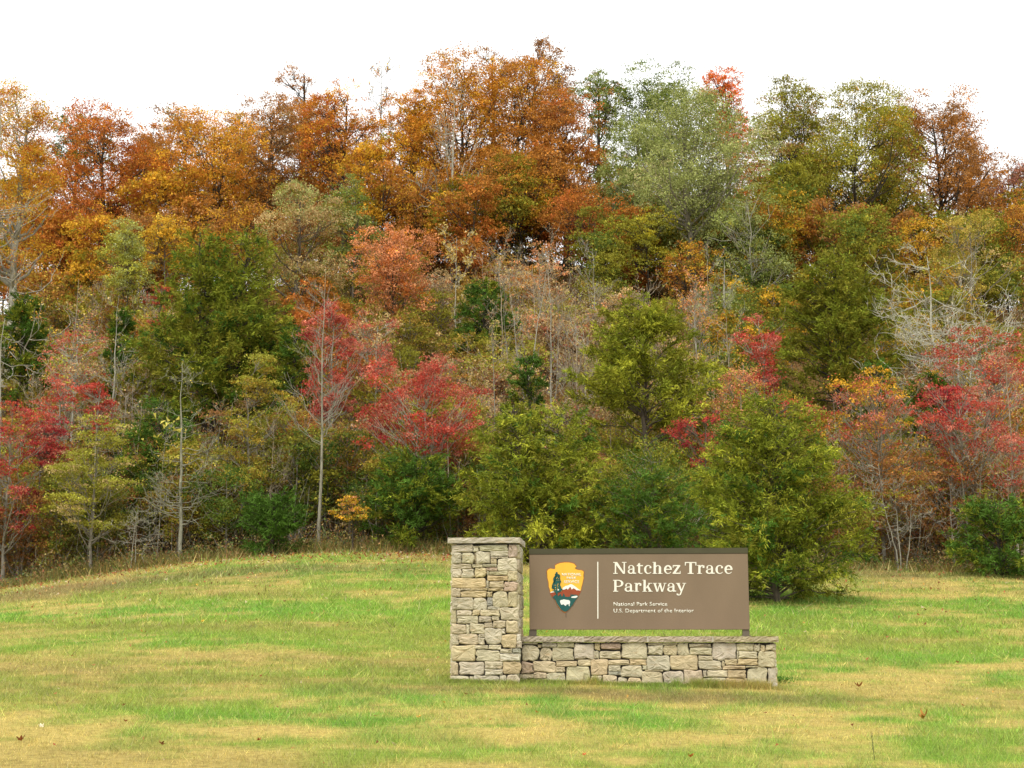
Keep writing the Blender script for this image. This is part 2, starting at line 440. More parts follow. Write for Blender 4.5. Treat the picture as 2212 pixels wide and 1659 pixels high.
# ------------------------------------------------------------------ colours of leaves and bark
OR = (0.62, 0.255, 0.030); OD = (0.49, 0.200, 0.034); RO = (0.55, 0.165, 0.034); BR = (0.43, 0.215, 0.070); YO = (0.70, 0.40, 0.034)
YE = (0.68, 0.52, 0.065); YG = (0.44, 0.43, 0.060); OL = (0.300, 0.275, 0.030); DG = (0.085, 0.135, 0.022); MG = (0.160, 0.215, 0.032)
SG = (0.430, 0.460, 0.155); SD = (0.260, 0.300, 0.075); RE = (0.54, 0.075, 0.048); PK = (0.58, 0.185, 0.120); DR = (0.40, 0.035, 0.045)
TA = (0.60, 0.43, 0.19); CR = (0.68, 0.58, 0.30); BN = (0.33, 0.155, 0.055); SA = (0.72, 0.31, 0.14); PU = (0.34, 0.145, 0.10)
CD = (0.180, 0.205, 0.020); CL = (0.345, 0.350, 0.034); CK = (0.070, 0.135, 0.018); CB = (0.205, 0.195, 0.022); BRR = (0.78, 0.20, 0.04)
B_DARK = (0.055, 0.042, 0.03); B_GREY = (0.24, 0.21, 0.16); B_PALE = (0.34, 0.315, 0.245); B_MID = (0.13, 0.10, 0.07); B_TAN = (0.36, 0.29, 0.20)

LEAF_K = 0.84
PXM = 1440.0     # picture pixels per metre at one metre

def build_broadleaf(root, H, cb, W, d, pal, bark, rng, dens=1.0, leaf=2.3, lobes=22, lr=0.26, trunk_r=None, branch=1.0, droop=0.0,
                    flat=1.0, lean=0.0, forks=0, spread=0.5, open_=0.0, tight=1.0, ragged=1.0):
    """H height, cb height of the crown's foot, W crown width in metres, d distance (fixes the leaf size that still reads)"""
    Hc = H - cb; c0 = cb + Hc * 0.5
    # lobe centres: shell of the crown's ellipsoid, egg shaped
    u = rng.random(lobes); th = rng.uniform(0, 2 * math.pi, lobes)
    zz = -0.85 + 1.75 * (np.arange(lobes) + u) / lobes
    zz = np.clip(zz, -0.95, 0.93)
    rad = np.sqrt(np.clip(1 - zz ** 2, 0.03, 1)) * rng.uniform(0.25, 0.92, lobes) ** 0.6
    rlob = lr * W * rng.uniform(.6, 1.25, lobes)
    LX = np.cos(th) * rad * (W / 2 - rlob * .55); LY = np.sin(th) * rad * (W / 2 - rlob * .55)
    LZ = c0 + zz * np.clip(Hc / 2 - rlob * 0.55, Hc * .15, None)
    LX = LX + lean * (LZ - cb) * 1.0
    LC = np.stack([LX, LY, LZ], 1) + rng.normal(0, 1, (lobes, 3)) * W * np.array([.055, .055, .04]) * ragged
    LC[:, 2] = np.clip(LC[:, 2], cb + .05 * Hc, H - rlob * .45)
    # clumps in the lobes
    npx = (W * PXM / d) * (Hc * PXM / d)
    nleaf = int(npx * 0.78 * dens * 2.15 * (2.3 / leaf) ** 2 * LEAF_K)
    ncl = max(lobes * 3, int(nleaf / 26))
    li = rng.choice(lobes, ncl, p=(rlob ** 2) / (rlob ** 2).sum())
    dirs = unit(rng.normal(0, 1, (ncl, 3)) + np.array([0, 0, .35]))
    dirs[:, 2] *= 0.75 * flat
    CC = LC[li] + dirs * (rlob[li] * rng.uniform(.45, 1.0, ncl) ** .5)[:, None]
    CC[:, 2] = np.maximum(CC[:, 2], cb * 0.6 + 0.05)
    # pieces of the crown differ a little in colour
    tint_l = rng.lognormal(0, .12, lobes); ccol = pick_col(pal, ncl, rng)
    lcol = pick_col(pal, lobes, rng)
    mixw = rng.random(ncl)[:, None] < .45
    ccol = np.where(mixw, lcol[li], ccol)
    ccol = ccol * (tint_l[li] * rng.lognormal(0, .16, ncl))[:, None]
    ki = rng.integers(0, ncl, nleaf)
    cr = max(0.11 * W ** .5 * 1.0 * tight, leaf * d / PXM * 1.6 * tight)
    off = rng.normal(0, 1, (nleaf, 3)) * cr * 0.5 * np.array([1.15, 1.15, .62 * flat])
    LP = CC[ki] + off
    LP[:, 2] -= droop * cr * rng.random(nleaf)
    stray = rng.random(nleaf) < (0.10 + .3 * open_)
    LP[stray] += rng.normal(0, 1, (stray.sum(), 3)) * cr * .9
    lc = ccol[ki] * rng.lognormal(0, .20, nleaf)[:, None]
    alt = rng.random(nleaf) < .16
    lc[alt] = pick_col(pal, alt.sum(), rng)
    crown = Batch()
    V, F, C = leaf_quads(LP, leaf * d / PXM, lc, rng, droop)
    crown.add(V, F, C)
    # wood
    tr = trunk_r or (0.015 * H + 0.02 if H > 9 else 0.008 * H + .012)
    K = 10
    t = np.linspace(0, 1, K)
    top = cb + Hc * (0.82 if not forks else 0.55)
    wander = np.cumsum(rng.normal(0, .018 * H / K ** .5, (K, 2)), 0); wander[0] = 0
    TP = np.stack([wander[:, 0] + lean * np.clip(t * top - cb, 0, None), wander[:, 1], t * top - 0.25 * (t == 0)], 1)
    TR = tr * (1 - .8 * t) * (1 + .35 * np.exp(-t * 18))
    wood = Batch(); wood.tubes(TP[None], TR[None], 7, np.array(bark))
    def trunk_at(z):
        return np.stack([np.interp(z, TP[:, 2], TP[:, k]) for k in range(2)] + [np.clip(z, 0, top)], -1)
    LX, LY, LZ = LC.T
    hd = np.hypot(LX - trunk_at(LZ)[:, 0], LY - trunk_at(LZ)[:, 1])
    za = np.clip(LZ - hd * (0.7 + .5 * rng.random(lobes)), cb * 0.75, top * .97)
    A = trunk_at(za)
    PL = curve_paths(A, LC, 5, rng, 0.10, .04)
    rr = np.interp(za, TP[:, 2], TR) * .62
    RL = rr[:, None] * np.linspace(1, .3, 5)[None]
    limbs = Batch(); limbs.tubes(PL, RL, 4, np.array(bark))
    # twigs from limbs to clumps
    nt_ = int(min(ncl, 15 + 115 * branch))
    sel = rng.choice(ncl, nt_, replace=False)
    f = rng.uniform(.45, 1, nt_); k0 = (f * 4).astype(int)
    SA_ = PL[li[sel], k0]
    tw = max(0.55 * d / PXM * .5, .008)
    limbs.tubes(curve_paths(SA_, CC[sel], 3, rng, 0.06, .06), np.broadcast_to(np.array([1.5, 1.0, .4]) * tw, (nt_, 3)), 3, np.array(bark) * 1.1)
    wood.obj('trunk', M_BARK, root, True)
    limbs.obj('branches', M_BARK, root, True)
    crown.obj('crown', M_LEAF, root)

def build_cedar(root, H, cb, W, d, pal, bark, rng, dens=1.0, leaf=2.6, power=0.75, nbr=110, peaks=1, openness=0.0, droopy=0.35, lop=0.0):
    """red cedar: trunk, ascending boughs all the way up, feathery sprays"""
    tr = 0.012 * H + .025
    K = 9; t = np.linspace(0, 1, K)
    wood, limbs, crown = Batch(), Batch(), Batch()
    tops = [(0, 0, H)] if peaks == 1 else [(rng.uniform(-.3, .3) * W * .25 + (k - (peaks - 1) / 2) * W * .27, rng.uniform(-.1, .1) * W, H * (1 - .06 * abs(k - .5))) for k in range(peaks)]
    for (tx, ty, th) in tops:
        TP = np.stack([tx * t ** .8 + rng.normal(0, .01 * H, K) * (t > 0), ty * t, t * th - .25 * (t == 0)], 1)
        wood.tubes(TP[None], (tr * (1 - .88 * t))[None], 6, np.array(bark))
    npx = (W * PXM / d) * ((H - cb) * PXM / d)
    nleaf = int(npx * 0.7 * dens * 3.2 * (2.6 / leaf) ** 2)
    s = rng.random(nbr)
    s = np.sort(s) ** .85
    bz = cb + (H - cb) * (.02 + .93 * s)
    prof = np.clip(1 - s, 0, 1) ** power * np.clip(.62 + 2.3 * s, 0, 1)
    prof = prof / prof.max()
    L = (W / 2) * prof * rng.uniform(.70, 1.08, nbr) + .12
    a = rng.uniform(0, 2 * math.pi, nbr)
    L = L * (1 + lop * np.sin(a * 2 + 1.1) + lop * .8 * np.sin(a * 3 + s * 7))
    ti = rng.integers(0, len(tops), nbr)
    tx = np.array([tops[i][0] for i in ti]) * (bz / H) ** .8; ty = np.array([tops[i][1] for i in ti]) * (bz / H)
    if peaks > 1: L = L * (1 - .30 * np.clip(s * 1.2, 0, 1))
    A = np.stack([tx, ty, bz - L * .30], 1); A[:, 2] = np.maximum(A[:, 2], .05)
    Bp = np.stack([tx + np.cos(a) * L, ty + np.sin(a) * L, bz + L * (rng.uniform(.05, .35, nbr) - .38 * np.clip(1 - s / .3, 0, 1))], 1)
    Bp[:, 2] = np.maximum(Bp[:, 2], .12)
    P = curve_paths(A, Bp, 6, rng, -0.05, .045)
    limbs.tubes(P, (.014 * H ** .5 * (1 - .8 * np.linspace(0, 1, 6)))[None] * (.5 + .5 * prof)[:, None] * .8, 4, np.array(bark))
    # sprays on the boughs
    nsp = max(nbr * 5, int(nleaf / 22))
    bi = rng.choice(nbr, nsp, p=(L ** 1.5) / (L ** 1.5).sum())
    f = rng.uniform(.10 + .12 * openness, 1.02, nsp) ** .75
    fk = np.clip(f * 5, 0, 4.999); k0 = fk.astype(int); fr = (fk - k0)[:, None]
    SB = P[bi, k0] * (1 - fr) + P[bi, k0 + 1] * fr
    out = unit(Bp[bi] - A[bi])
    side = unit(np.cross(out, np.array([0, 0, 1.])))
    sd = unit(out * rng.uniform(.3, 1.0, (nsp, 1)) + side * rng.normal(0, .75, (nsp, 1)) + np.array([0, 0, 1.]) * rng.normal(.18, .42, (nsp, 1)))
    sl = (0.18 + .105 * W ** .8) * rng.uniform(.55, 1.35, nsp) * (1.15 - .4 * f)
    col_b = pick_col(pal, nbr, rng) * rng.lognormal(0, .13, nbr)[:, None]
    col_s = np.where(rng.random((nsp, 1)) < .55, col_b[bi], pick_col(pal, nsp, rng)) * rng.lognormal(0, .16, nsp)[:, None]
    # twigs of sprays
    m = min(nsp, 150); q = rng.choice(nsp, m, replace=False)
    ST = SB + sd * sl[:, None]; ST[:, 2] -= droopy * .25 * sl
    limbs.tubes(curve_paths(SB[q], ST[q], 3, rng, 0, .02), np.broadcast_to(np.array([.009, .006, .003]) * (d / 45), (m, 3)), 3, np.array(bark))
    # needles: narrow triangles that fan off the spray's axis
    ki = rng.integers(0, nsp, nleaf)
    g = rng.random(nleaf)[:, None]
    base = SB[ki] + sd[ki] * sl[ki][:, None] * g
    base[:, 2] -= (droopy * .25 * sl[ki] * g[:, 0] ** 2)
    base += rng.normal(0, 1, (nleaf, 3)) * (sl[ki] * .13 * (1.1 - g[:, 0] * .7))[:, None]
    dr = unit(sd[ki] * .9 + rng.normal(0, .55, (nleaf, 3)) - np.array([0, 0, droopy * .5]))
    ls = leaf * 1.5 * d / PXM * rng.uniform(.6, 1.4, (nleaf, 1))
    wv = unit(np.cross(dr, rng.normal(0, 1, (nleaf, 3)))) * ls * .135
    V = np.stack([base - wv, base + wv, base + dr * ls], 1).reshape(-1, 3)
    F = np.arange(nleaf * 3).reshape(-1, 3)
    c = col_s[ki] * rng.lognormal(0, .2, nleaf)[:, None]
    crown.add(V, F, np.repeat(c, 3, 0))
    wood.obj('trunk', M_BARK, root, True); limbs.obj('branches', M_BARK, root, True); crown.obj('crown', M_NEEDLE, root)

def build_bare(root, H, W, d, bark, rng, stems=1, cb=0.3, pal=None, nleaf=0, leaf=2.4, levels=3, n1=16, up=0.8, crooked=.08, tr=None, tw=0.42, lean=0., kinds=None):
    """leafless tree: trunk(s), boughs, two more orders of twigs"""
    tr = tr or (.010 * H + .015 if H > 11 else .0055 * H + .012)
    tpx = tw * d / PXM * .5
    wood, limbs = Batch(), Batch()
    K = 12; t = np.linspace(0, 1, K)
    ends = []
    for s_ in range(stems):
        lx, ly = (rng.normal(0, .10, 2) if stems > 1 else (lean, 0.0))
        hh = H * (1 if s_ == 0 else rng.uniform(.65, .95))
        wd = np.cumsum(rng.normal(0, (.008 + crooked * .13) * H / K ** .5 * .8, (K, 2)), 0); wd[0] = 0
        TP = np.stack([wd[:, 0] + lx * t * hh + rng.normal(0, .12) * (stems > 1), wd[:, 1] + ly * t * hh, t * hh - .25 * (t == 0)], 1)
        TR = np.maximum(tr * (1 - .95 * t) / (1 if stems == 1 else 1.4), tpx * .8)
        wood.tubes(TP[None], TR[None], 6, np.array(bark))
        lv_P, lv_n = [(TP, TR)], n1
        n = n1
        f = np.sort(rng.uniform(cb, .97, n)); zi = f * (K - 1); k0 = np.clip(zi.astype(int), 0, K - 2); fr = (zi - k0)[:, None]
        A = TP[k0] * (1 - fr) + TP[k0 + 1] * fr
        az = rng.uniform(0, 2 * math.pi, n)
        L = W / 2 * rng.uniform(.65, 1.15, n) * np.clip(1.25 - f * .75, .2, 1)
        u_ = up * rng.uniform(.5, 1.3, n)
        B = A + np.stack([np.cos(az) * L, np.sin(az) * L, u_ * L], 1)
        P = curve_paths(A, B, 6, rng, .10, crooked)
        R0 = np.maximum(np.interp(f, t, TR) * .38, tpx)
        limbs.tubes(P, R0[:, None] * np.linspace(1, .35, 6)[None], 4, np.array(bark))
        par, parL, parR = P, L, R0
        for lv in range(levels - 1):
            m = len(par) * (5 if lv == 0 else 3)
            pi = rng.integers(0, len(par), m); ff = rng.uniform(.25, 1, m) * (par.shape[1] - 1.001); q0 = ff.astype(int); fq = (ff - q0)[:, None]
            A = par[pi, q0] * (1 - fq) + par[pi, q0 + 1] * fq
            dd = unit(par[pi, q0 + 1] - par[pi, q0])
            dd = unit(dd + rng.normal(0, .6, (m, 3)) + np.array([0, 0, .35 * up]))
            LL = parL[pi] * rng.uniform(.25, .6, m)
            B = A + dd * LL[:, None]
            kk = 4 if lv == 0 else 3
            PP = curve_paths(A, B, kk, rng, .04, crooked)
            RR = np.maximum(parR[pi] * .45, tpx * (.85 if lv == 0 else .6))
            limbs.tubes(PP, RR[:, None] * np.linspace(1, .4, kk)[None], 3, np.array(bark) * 1.05)
            par, parL, parR = PP, LL, RR
            ends.append(PP[:, -1]); ends.append(PP[:, -2])
    wood.obj('trunk', M_BARK, root, True); limbs.obj('branches', M_BARK, root, True)
    if pal and nleaf:
        E = np.concatenate(ends)
        c = Batch(); ki = rng.integers(0, len(E), nleaf)
        LP = E[ki] + rng.normal(0, .05 * W ** .5, (nleaf, 3))
        c.add(*leaf_quads(LP, leaf * d / PXM, pick_col(pal, nleaf, rng) * rng.lognormal(0, .2, nleaf)[:, None], rng, .4))
        c.obj('crown', M_LEAF, root)

# ------------------------------------------------------------------ the trees of the wood, each its own
BL, CE, BA = build_broadleaf, build_cedar, build_bare
G_ORANGE, G_GREEN, G_CEDAR, G_RED, G_BARE, G_SHRUB = ('orange and rust trees along the ridge', 'green and olive trees of the wood', 'cedar trees at the wood edge and on the slope',
    'red and pink small trees', 'bare and nearly bare trees', 'low bushes along the wood edge')
# name, builder, x, top, foot of crown, width, distance, options, label, category, group
FRONT_D = float(ground_hit(1690, 1300)[1])
TREES = [
 # ---- far ridge, seen against the sky
 ('oak_tree', BL, 172, 234, 420, 135, 97, dict(pal=[(DG, 3), (MG, 1), (OL, 1)], bark=B_DARK, lobes=16, dens=.8), 'dark green oak peeping over the ridge behind a red-orange maple', 'tree', G_GREEN),
 ('sparse_tree', BL, 648, 126, 330, 95, 96, dict(pal=[(OD, 2), (BR, 2)], bark=B_DARK, lobes=12, dens=.28, lr=.2, branch=.8, open_=.5), 'thin sparse tree with a small rusty tuft above the ridge line', 'tree', G_ORANGE),
 ('sparse_tree', BA, 824, 132, 0, 100, 97, dict(bark=B_MID, pal=[(YE, 1), (SA, 1)], nleaf=420, n1=26, cb=.6, up=1.3, tw=.6, tr=.10), 'nearly leafless twiggy tree in the sky gap of the ridge', 'tree', G_BARE),
 ('sparse_tree', BL, 1068, 92, 300, 130, 98, dict(pal=[(BR, 2), (OD, 1)], bark=B_DARK, lobes=12, dens=.35, lr=.2, open_=.4), 'thin brown topped tree showing over the great orange maple', 'tree', G_ORANGE),
 ('sparse_tree', BL, 1168, 84, 330, 165, 97, dict(pal=[(BN, 3), (OD, 1), (BR, 1)], bark=B_DARK, lobes=34, dens=.75, lr=.15, open_=.5, branch=1), 'tallest sparse tree with dark brown leaves above the ridge', 'tree', G_ORANGE),
 ('oak_tree', BL, 1292, 146, 420, 120, 95, dict(pal=[(MG, 2), (SD, 2), (BR, 1)], bark=B_DARK, lobes=18, dens=.9), 'brownish green tree between the orange maples and the green oak', 'tree', G_GREEN),
 ('oak_tree', BL, 1425, 132, 420, 195, 96, dict(pal=[(MG, 3), (SD, 3), (DG, 1)], bark=B_DARK, lobes=24, dens=1.0), 'rounded mid green oak on the skyline', 'tree', G_GREEN),
 ('maple_tree', BL, 1562, 149, 360, 118, 97, dict(pal=[(BRR, 3), (RO, 1)], bark=B_DARK, lobes=18, dens=1.0), 'bright red-orange maple on the skyline among green crowns', 'tree', G_ORANGE),
 ('maple_tree', BL, 700, 250, 480, 120, 93, dict(pal=[(OD, 2), (YO, 1), (OR, 1)], bark=B_DARK, lobes=18), 'dull orange maple deep in the ridge row', 'tree', G_ORANGE),
 ('maple_tree', BL, 905, 240, 520, 170, 93, dict(pal=[(OD, 2), (OR, 1), (YO, 1)], bark=B_DARK, lobes=20), 'golden orange maple behind the pale forked trunk', 'tree', G_ORANGE),
 ('maple_tree', BL, 1330, 330, 590, 160, 90, dict(pal=[(OL, 2), (MG, 1), (OD, 1)], bark=B_DARK, lobes=20), 'olive tree in the shade where orange crowns meet green ones', 'tree', G_GREEN),
 ('maple_tree', BL, 1640, 400, 620, 190, 90, dict(pal=[(RO, 2), (OD, 2), (YO, 1)], bark=B_DARK, lobes=18, dens=.6), 'rusty maple glimpsed beneath the sage green tree', 'tree', G_ORANGE),
 ('maple_tree', BL, 1760, 280, 560, 210, 92, dict(pal=[(OL, 2), (YO, 1), (OD, .6)], bark=B_DARK, lobes=18, dens=.6), 'orange yellow maple glowing through the olive oaks', 'tree', G_ORANGE),
 ('oak_tree', BL, 1905, 215, 560, 150, 92, dict(pal=[(OL, 2), (YO, 1), (OD, 1)], bark=B_DARK, lobes=22, dens=1.0, open_=.2), 'thin olive and gold oak between the olive oak and the brown one', 'tree', G_GREEN),
 ('brown_tree', BL, 2185, 320, 600, 130, 92, dict(pal=[(PU, 2), (BR, 1), (BN, 1)], bark=B_DARK, lobes=18, dens=.95, open_=.3), 'purplish brown tree at the frame edge on the ridge', 'tree', G_ORANGE),
 ('brown_tree', BL, 2078, 262, 560, 120, 91, dict(pal=[(BR, 2), (OD, 2), (BN, 1)], bark=B_DARK, lobes=26, lr=.18, dens=.8, open_=.3), 'narrow brown tree where the ridge starts to drop', 'tree', G_ORANGE),
 ('brown_tree', BL, 2125, 375, 600, 100, 94, dict(pal=[(PU, 2), (BN, 1), (YO, 1)], bark=B_DARK, lobes=14, dens=.7, open_=.4), 'low thin tree in the dip of the skyline', 'tree', G_ORANGE),
 ('maple_tree', BL, 330, 300, 560, 130, 95, dict(pal=[(OD, 2), (BR, 1), (OR, 1)], bark=B_DARK, lobes=16, dens=.8), 'rusty maple in the notch between two ridge maples', 'tree', G_ORANGE),
 ('maple_tree', BL, 105, 330, 600, 150, 93, dict(pal=[(RO, 2), (YO, 1), (OR, 1)], bark=B_DARK, lobes=18, dens=.9), 'orange maple behind the tall pale trunk at the frame edge', 'tree', G_ORANGE),
 ('maple_tree', BL, 345, 262, 560, 150, 94, dict(pal=[(OD, 2), (OR, 1), (BR, 1)], bark=B_DARK, lobes=24, dens=1.0), 'orange-brown maple filling the skyline notch past the pointed red-orange maple', 'tree', G_ORANGE),
 ('maple_tree', BL, 530, 238, 560, 170, 94, dict(pal=[(OD, 2), (OL, 1), (BR, 1)], bark=B_DARK, lobes=24, dens=1.0), 'olive brown maple at the back of the broad bright orange maple', 'tree', G_ORANGE),
 ('maple_tree', BL, 668, 214, 560, 160, 93, dict(pal=[(OD, 3), (BR, 2)], bark=B_DARK, lobes=24, dens=1.0), 'rusty brown maple under the small rusty tuft of the ridge', 'tree', G_ORANGE),
 ('maple_tree', BL, 790, 255, 560, 120, 93, dict(pal=[(OR, 3), (SA, 1)], bark=B_DARK, lobes=20, dens=.8), 'pale orange maple edging the sky gap', 'tree', G_ORANGE),
 # ---- ridge, nearer row
 ('maple_tree', BL, 232, 212, 545, 225, 85, dict(pal=[(RO, 4), (OR, 2), (OD, 1)], bark=B_DARK, lobes=30, dens=1.05), 'red-orange maple with a pointed top on the ridge', 'tree', G_ORANGE),
 ('maple_tree', BL, 392, 222, 480, 140, 90, dict(pal=[(OD, 2), (OL, 1), (BR, 2)], bark=B_DARK, lobes=22, dens=.7, open_=.2), 'dull olive-orange maple with small sky holes', 'tree', G_ORANGE),
 ('maple_tree', BL, 465, 232, 530, 230, 84, dict(pal=[(OR, 4), (YO, 2), (OD, 1)], bark=B_DARK, lobes=30, dens=1.05), 'broad bright orange maple on the ridge', 'tree', G_ORANGE),
 ('maple_tree', BL, 590, 205, 500, 170, 87, dict(pal=[(BR, 3), (OD, 2), (TA, 1)], bark=B_MID, lobes=26, dens=.9, open_=.2), 'brownish orange tree between two brighter maples', 'tree', G_ORANGE),
 ('maple_tree', BL, 742, 182, 440, 165, 85, dict(pal=[(OR, 3), (RO, 2), (YO, 1)], bark=B_DARK, lobes=26, dens=.9), 'upright orange maple beside the sky gap', 'tree', G_ORANGE),
 ('maple_tree', BL, 898, 172, 520, 150, 86, dict(pal=[(OR, 3), (YO, 2)], bark=B_DARK, lobes=26, dens=.95), 'golden orange maple on the gap side of the great maple', 'tree', G_ORANGE),
 ('maple_tree', BL, 1000, 100, 470, 235, 86, dict(pal=[(OR, 4), (YO, 2), (OD, 1)], bark=B_DARK, lobes=44, lr=.2, dens=.85, forks=1, trunk_r=.3), 'great orange maple, its crown highest of the maples', 'tree', G_ORANGE),
 ('maple_tree', BL, 1125, 118, 480, 215, 86, dict(pal=[(OR, 3), (OD, 2), (YO, 1)], bark=B_DARK, lobes=40, lr=.2, dens=.85, forks=1, trunk_r=.28), 'orange maple with a golden dome beneath the tall brown tree', 'tree', G_ORANGE),
 ('maple_tree', BL, 1218, 175, 500, 175, 85, dict(pal=[(OD, 3), (BR, 2), (RO, 1)], bark=B_DARK, lobes=40, lr=.2, dens=.85, forks=1, trunk_r=.26), 'rusty brown maple at the green side of the great maple', 'tree', G_ORANGE),
 ('maple_tree', BL, 1090, 300, 560, 330, 82, dict(pal=[(OD, 3), (OR, 2), (BR, 1)], bark=B_DARK, lobes=30, dens=.7, trunk_r=.25), 'spreading orange maple with dark limbs showing under its crown', 'tree', G_ORANGE),
 ('maple_tree', BL, 905, 380, 600, 170, 80, dict(pal=[(OD, 3), (YO, 1), (BR, 1)], bark=B_DARK, lobes=22, dens=.85), 'golden brown maple low on the ridge beside a pale trunk', 'tree', G_ORANGE),
 ('maple_tree', BL, 1268, 405, 570, 200, 78, dict(pal=[(RO, 2), (OD, 3)], bark=B_DARK, lobes=22, dens=.95), 'low rusty orange maple with a crooked dark trunk', 'tree', G_ORANGE),
 ('maple_tree', BL, 520, 430, 640, 240, 80, dict(pal=[(OD, 3), (YO, 2), (BR, 1)], bark=B_DARK, lobes=22, dens=.9), 'amber maple behind the big twin topped cedar', 'tree', G_ORANGE),
 ('maple_tree', BL, 160, 430, 650, 190, 80, dict(pal=[(RO, 3), (OD, 2), (YO, 1)], bark=B_DARK, lobes=24, dens=.95), 'deep rust maple low on the slope at the side', 'tree', G_ORANGE),
 ('maple_tree', BL, 790, 310, 520, 120, 83, dict(pal=[(OR, 2), (BR, 2)], bark=B_GREY, lobes=18, dens=.6, open_=.2), 'small orange tree with a grey forked trunk under the sky gap', 'tree', G_ORANGE),
 ('willow_oak_tree', BL, 1490, 195, 560, 330, 76, dict(pal=[(SG, 4), (SD, 2), (CR, .4)], bark=B_GREY, lobes=46, dens=1.1, lr=.19, droop=.8, trunk_r=.28, forks=1), 'large pale sage green tree with a greyish crown', 'tree', G_GREEN),
 ('willow_oak_tree', BL, 1370, 250, 520, 160, 82, dict(pal=[(SG, 2), (SD, 3), (MG, 1)], bark=B_GREY, lobes=26, dens=1.0, droop=.6), 'sage green tree leaning against the orange maples', 'tree', G_GREEN),
 ('willow_oak_tree', BL, 1610, 400, 650, 200, 73, dict(pal=[(SG, 2), (SD, 3), (OL, 1)], bark=B_PALE, lobes=26, dens=.55, droop=.8), 'thin grey-green tree with a pale trunk under the sage one', 'tree', G_GREEN),
 ('oak_tree', BL, 1708, 165, 560, 215, 84, dict(pal=[(OL, 4), (YG, 1), (BR, 1)], bark=B_DARK, lobes=44, dens=1.15, lr=.18, forks=1, trunk_r=.22), 'tall olive oak with a forked black trunk', 'tree', G_GREEN),
 ('oak_tree', BL, 1838, 186, 590, 280, 83, dict(pal=[(OL, 4), (YG, 1.5), (YO, .6)], bark=B_DARK, lobes=50, dens=1.2, lr=.17, open_=.1, forks=1, trunk_r=.25), 'wide olive oak with slanting limbs and sky holes near its top', 'tree', G_GREEN),
 ('oak_tree', BL, 2010, 196, 560, 250, 86, dict(pal=[(BR, 2), (OD, 3), (BN, 1)], bark=B_DARK, lobes=54, dens=1.05, lr=.14, open_=.3), 'airy rust brown oak sloping down the skyline', 'tree', G_ORANGE),
 ('maple_tree', BL, 2165, 430, 680, 170, 80, dict(pal=[(OD, 3), (YO, 1), (BR, 1)], bark=B_DARK, lobes=22, dens=.85), 'brown-orange maple at the frame edge under the purplish tree', 'tree', G_ORANGE),
 ('maple_tree', BL, 1990, 470, 700, 200, 78, dict(pal=[(YO, 2), (OD, 1), (OL, 1)], bark=B_DARK, lobes=20, dens=.8), 'amber tree behind the pale leafless branches', 'tree', G_ORANGE),
 ('yellow_tree', BL, 2085, 452, 660, 190, 71, dict(pal=[((.55, .40, .07), 3), (YG, 1), (TA, 1)], bark=B_GREY, lobes=26, dens=.62, lr=.16, open_=.2), 'soft yellow tree above the pale leafless branches', 'tree', G_GREEN),
 ('yellow_tree', BL, 1402, 440, 600, 135, 75, dict(pal=[((.50, .42, .03), 3), (YG, 2)], bark=B_DARK, lobes=18, dens=.9, flat=.6), 'bright yellow small tree below the sage green crown', 'tree', G_GREEN),
 ('yellow_tree', BL, 1500, 520, 650, 150, 73, dict(pal=[(OD, 2), (YO, 1), (OL, 1)], bark=B_DARK, lobes=18, dens=.8), 'dark amber small tree beside the bright yellow one', 'tree', G_GREEN),
 ('yellow_tree', BL, 282, 474, 680, 130, 70, dict(pal=[(YG, 3), (SG, 1.5), (OL, 1)], bark=B_MID, lobes=22, dens=1.0), 'yellow-green rounded tree under the rust maples', 'tree', G_GREEN),
 ('yellow_tree', BL, 362, 462, 600, 110, 73, dict(pal=[(YO, 3), (YE, 1)], bark=B_MID, lobes=18, dens=1.0), 'amber yellow small tree beside the yellow-green one', 'tree', G_GREEN),
 ('cream_tree', BL, 648, 374, 690, 215, 69, dict(pal=[(TA, 2), (SG, 2), (BR, 1.2), (OL, 1)], bark=B_MID, lobes=34, dens=.95, lr=.17, open_=.1), 'large tan and grey-green tree with curling cream leaves', 'tree', G_GREEN),
 ('green_tree', BL, 768, 372, 600, 130, 76, dict(pal=[(MG, 2), (SD, 2), (OL, 1)], bark=B_MID, lobes=20, dens=.9), 'grey-green tree tucked beside the tan one', 'tree', G_GREEN),
 ('maple_tree', BL, 856, 474, 710, 185, 65, dict(pal=[(SA, 3), (RO, 1), (OR, 1)], bark=B_MID, lobes=28, dens=1.0), 'salmon orange maple in the middle of the slope', 'tree', G_ORANGE),
 ('maple_tree', BL, 1165, 520, 680, 120, 66, dict(pal=[(SA, 2), (TA, 2), (OR, .6)], bark=B_TAN, lobes=22, dens=.4, open_=.4), 'small salmon maple behind the pale saplings', 'tree', G_ORANGE),
 ('poplar_tree', BA, 985, 512, 0, 110, 63, dict(bark=B_PALE, pal=[((.68, .50, .12), 3), (CR, 1)], nleaf=700, leaf=3.0, n1=16, up=1.2, cb=.35), 'thin poplar with a tuft of large yellow leaves', 'tree', G_BARE),
 # ---- middle slope
 ('cedar_tree', CE, 465, 482, 905, 385, 55, dict(pal=[(CD, 3), (CB, 1.5), (CK, 1)], bark=B_DARK, dens=1.0, power=.55, nbr=230, peaks=2, cat='x'), 'large dark olive cedar with two tops', 'tree', G_CEDAR),
 ('cedar_tree', CE, 1048, 600, 760, 135, 61, dict(pal=[(CK, 3), (CD, 1)], bark=B_DARK, nbr=110, power=.6), 'deep green cedar alone between the salmon maple and pale saplings', 'tree', G_CEDAR),
 ('cedar_tree', CE, 1800, 540, 860, 285, 58, dict(pal=[(CB, 3), (CD, 2)], bark=B_DARK, nbr=190, power=.55, dens=1.0, openness=.2), 'broad olive cedar below the oaks beside the bare pale tree', 'tree', G_CEDAR),
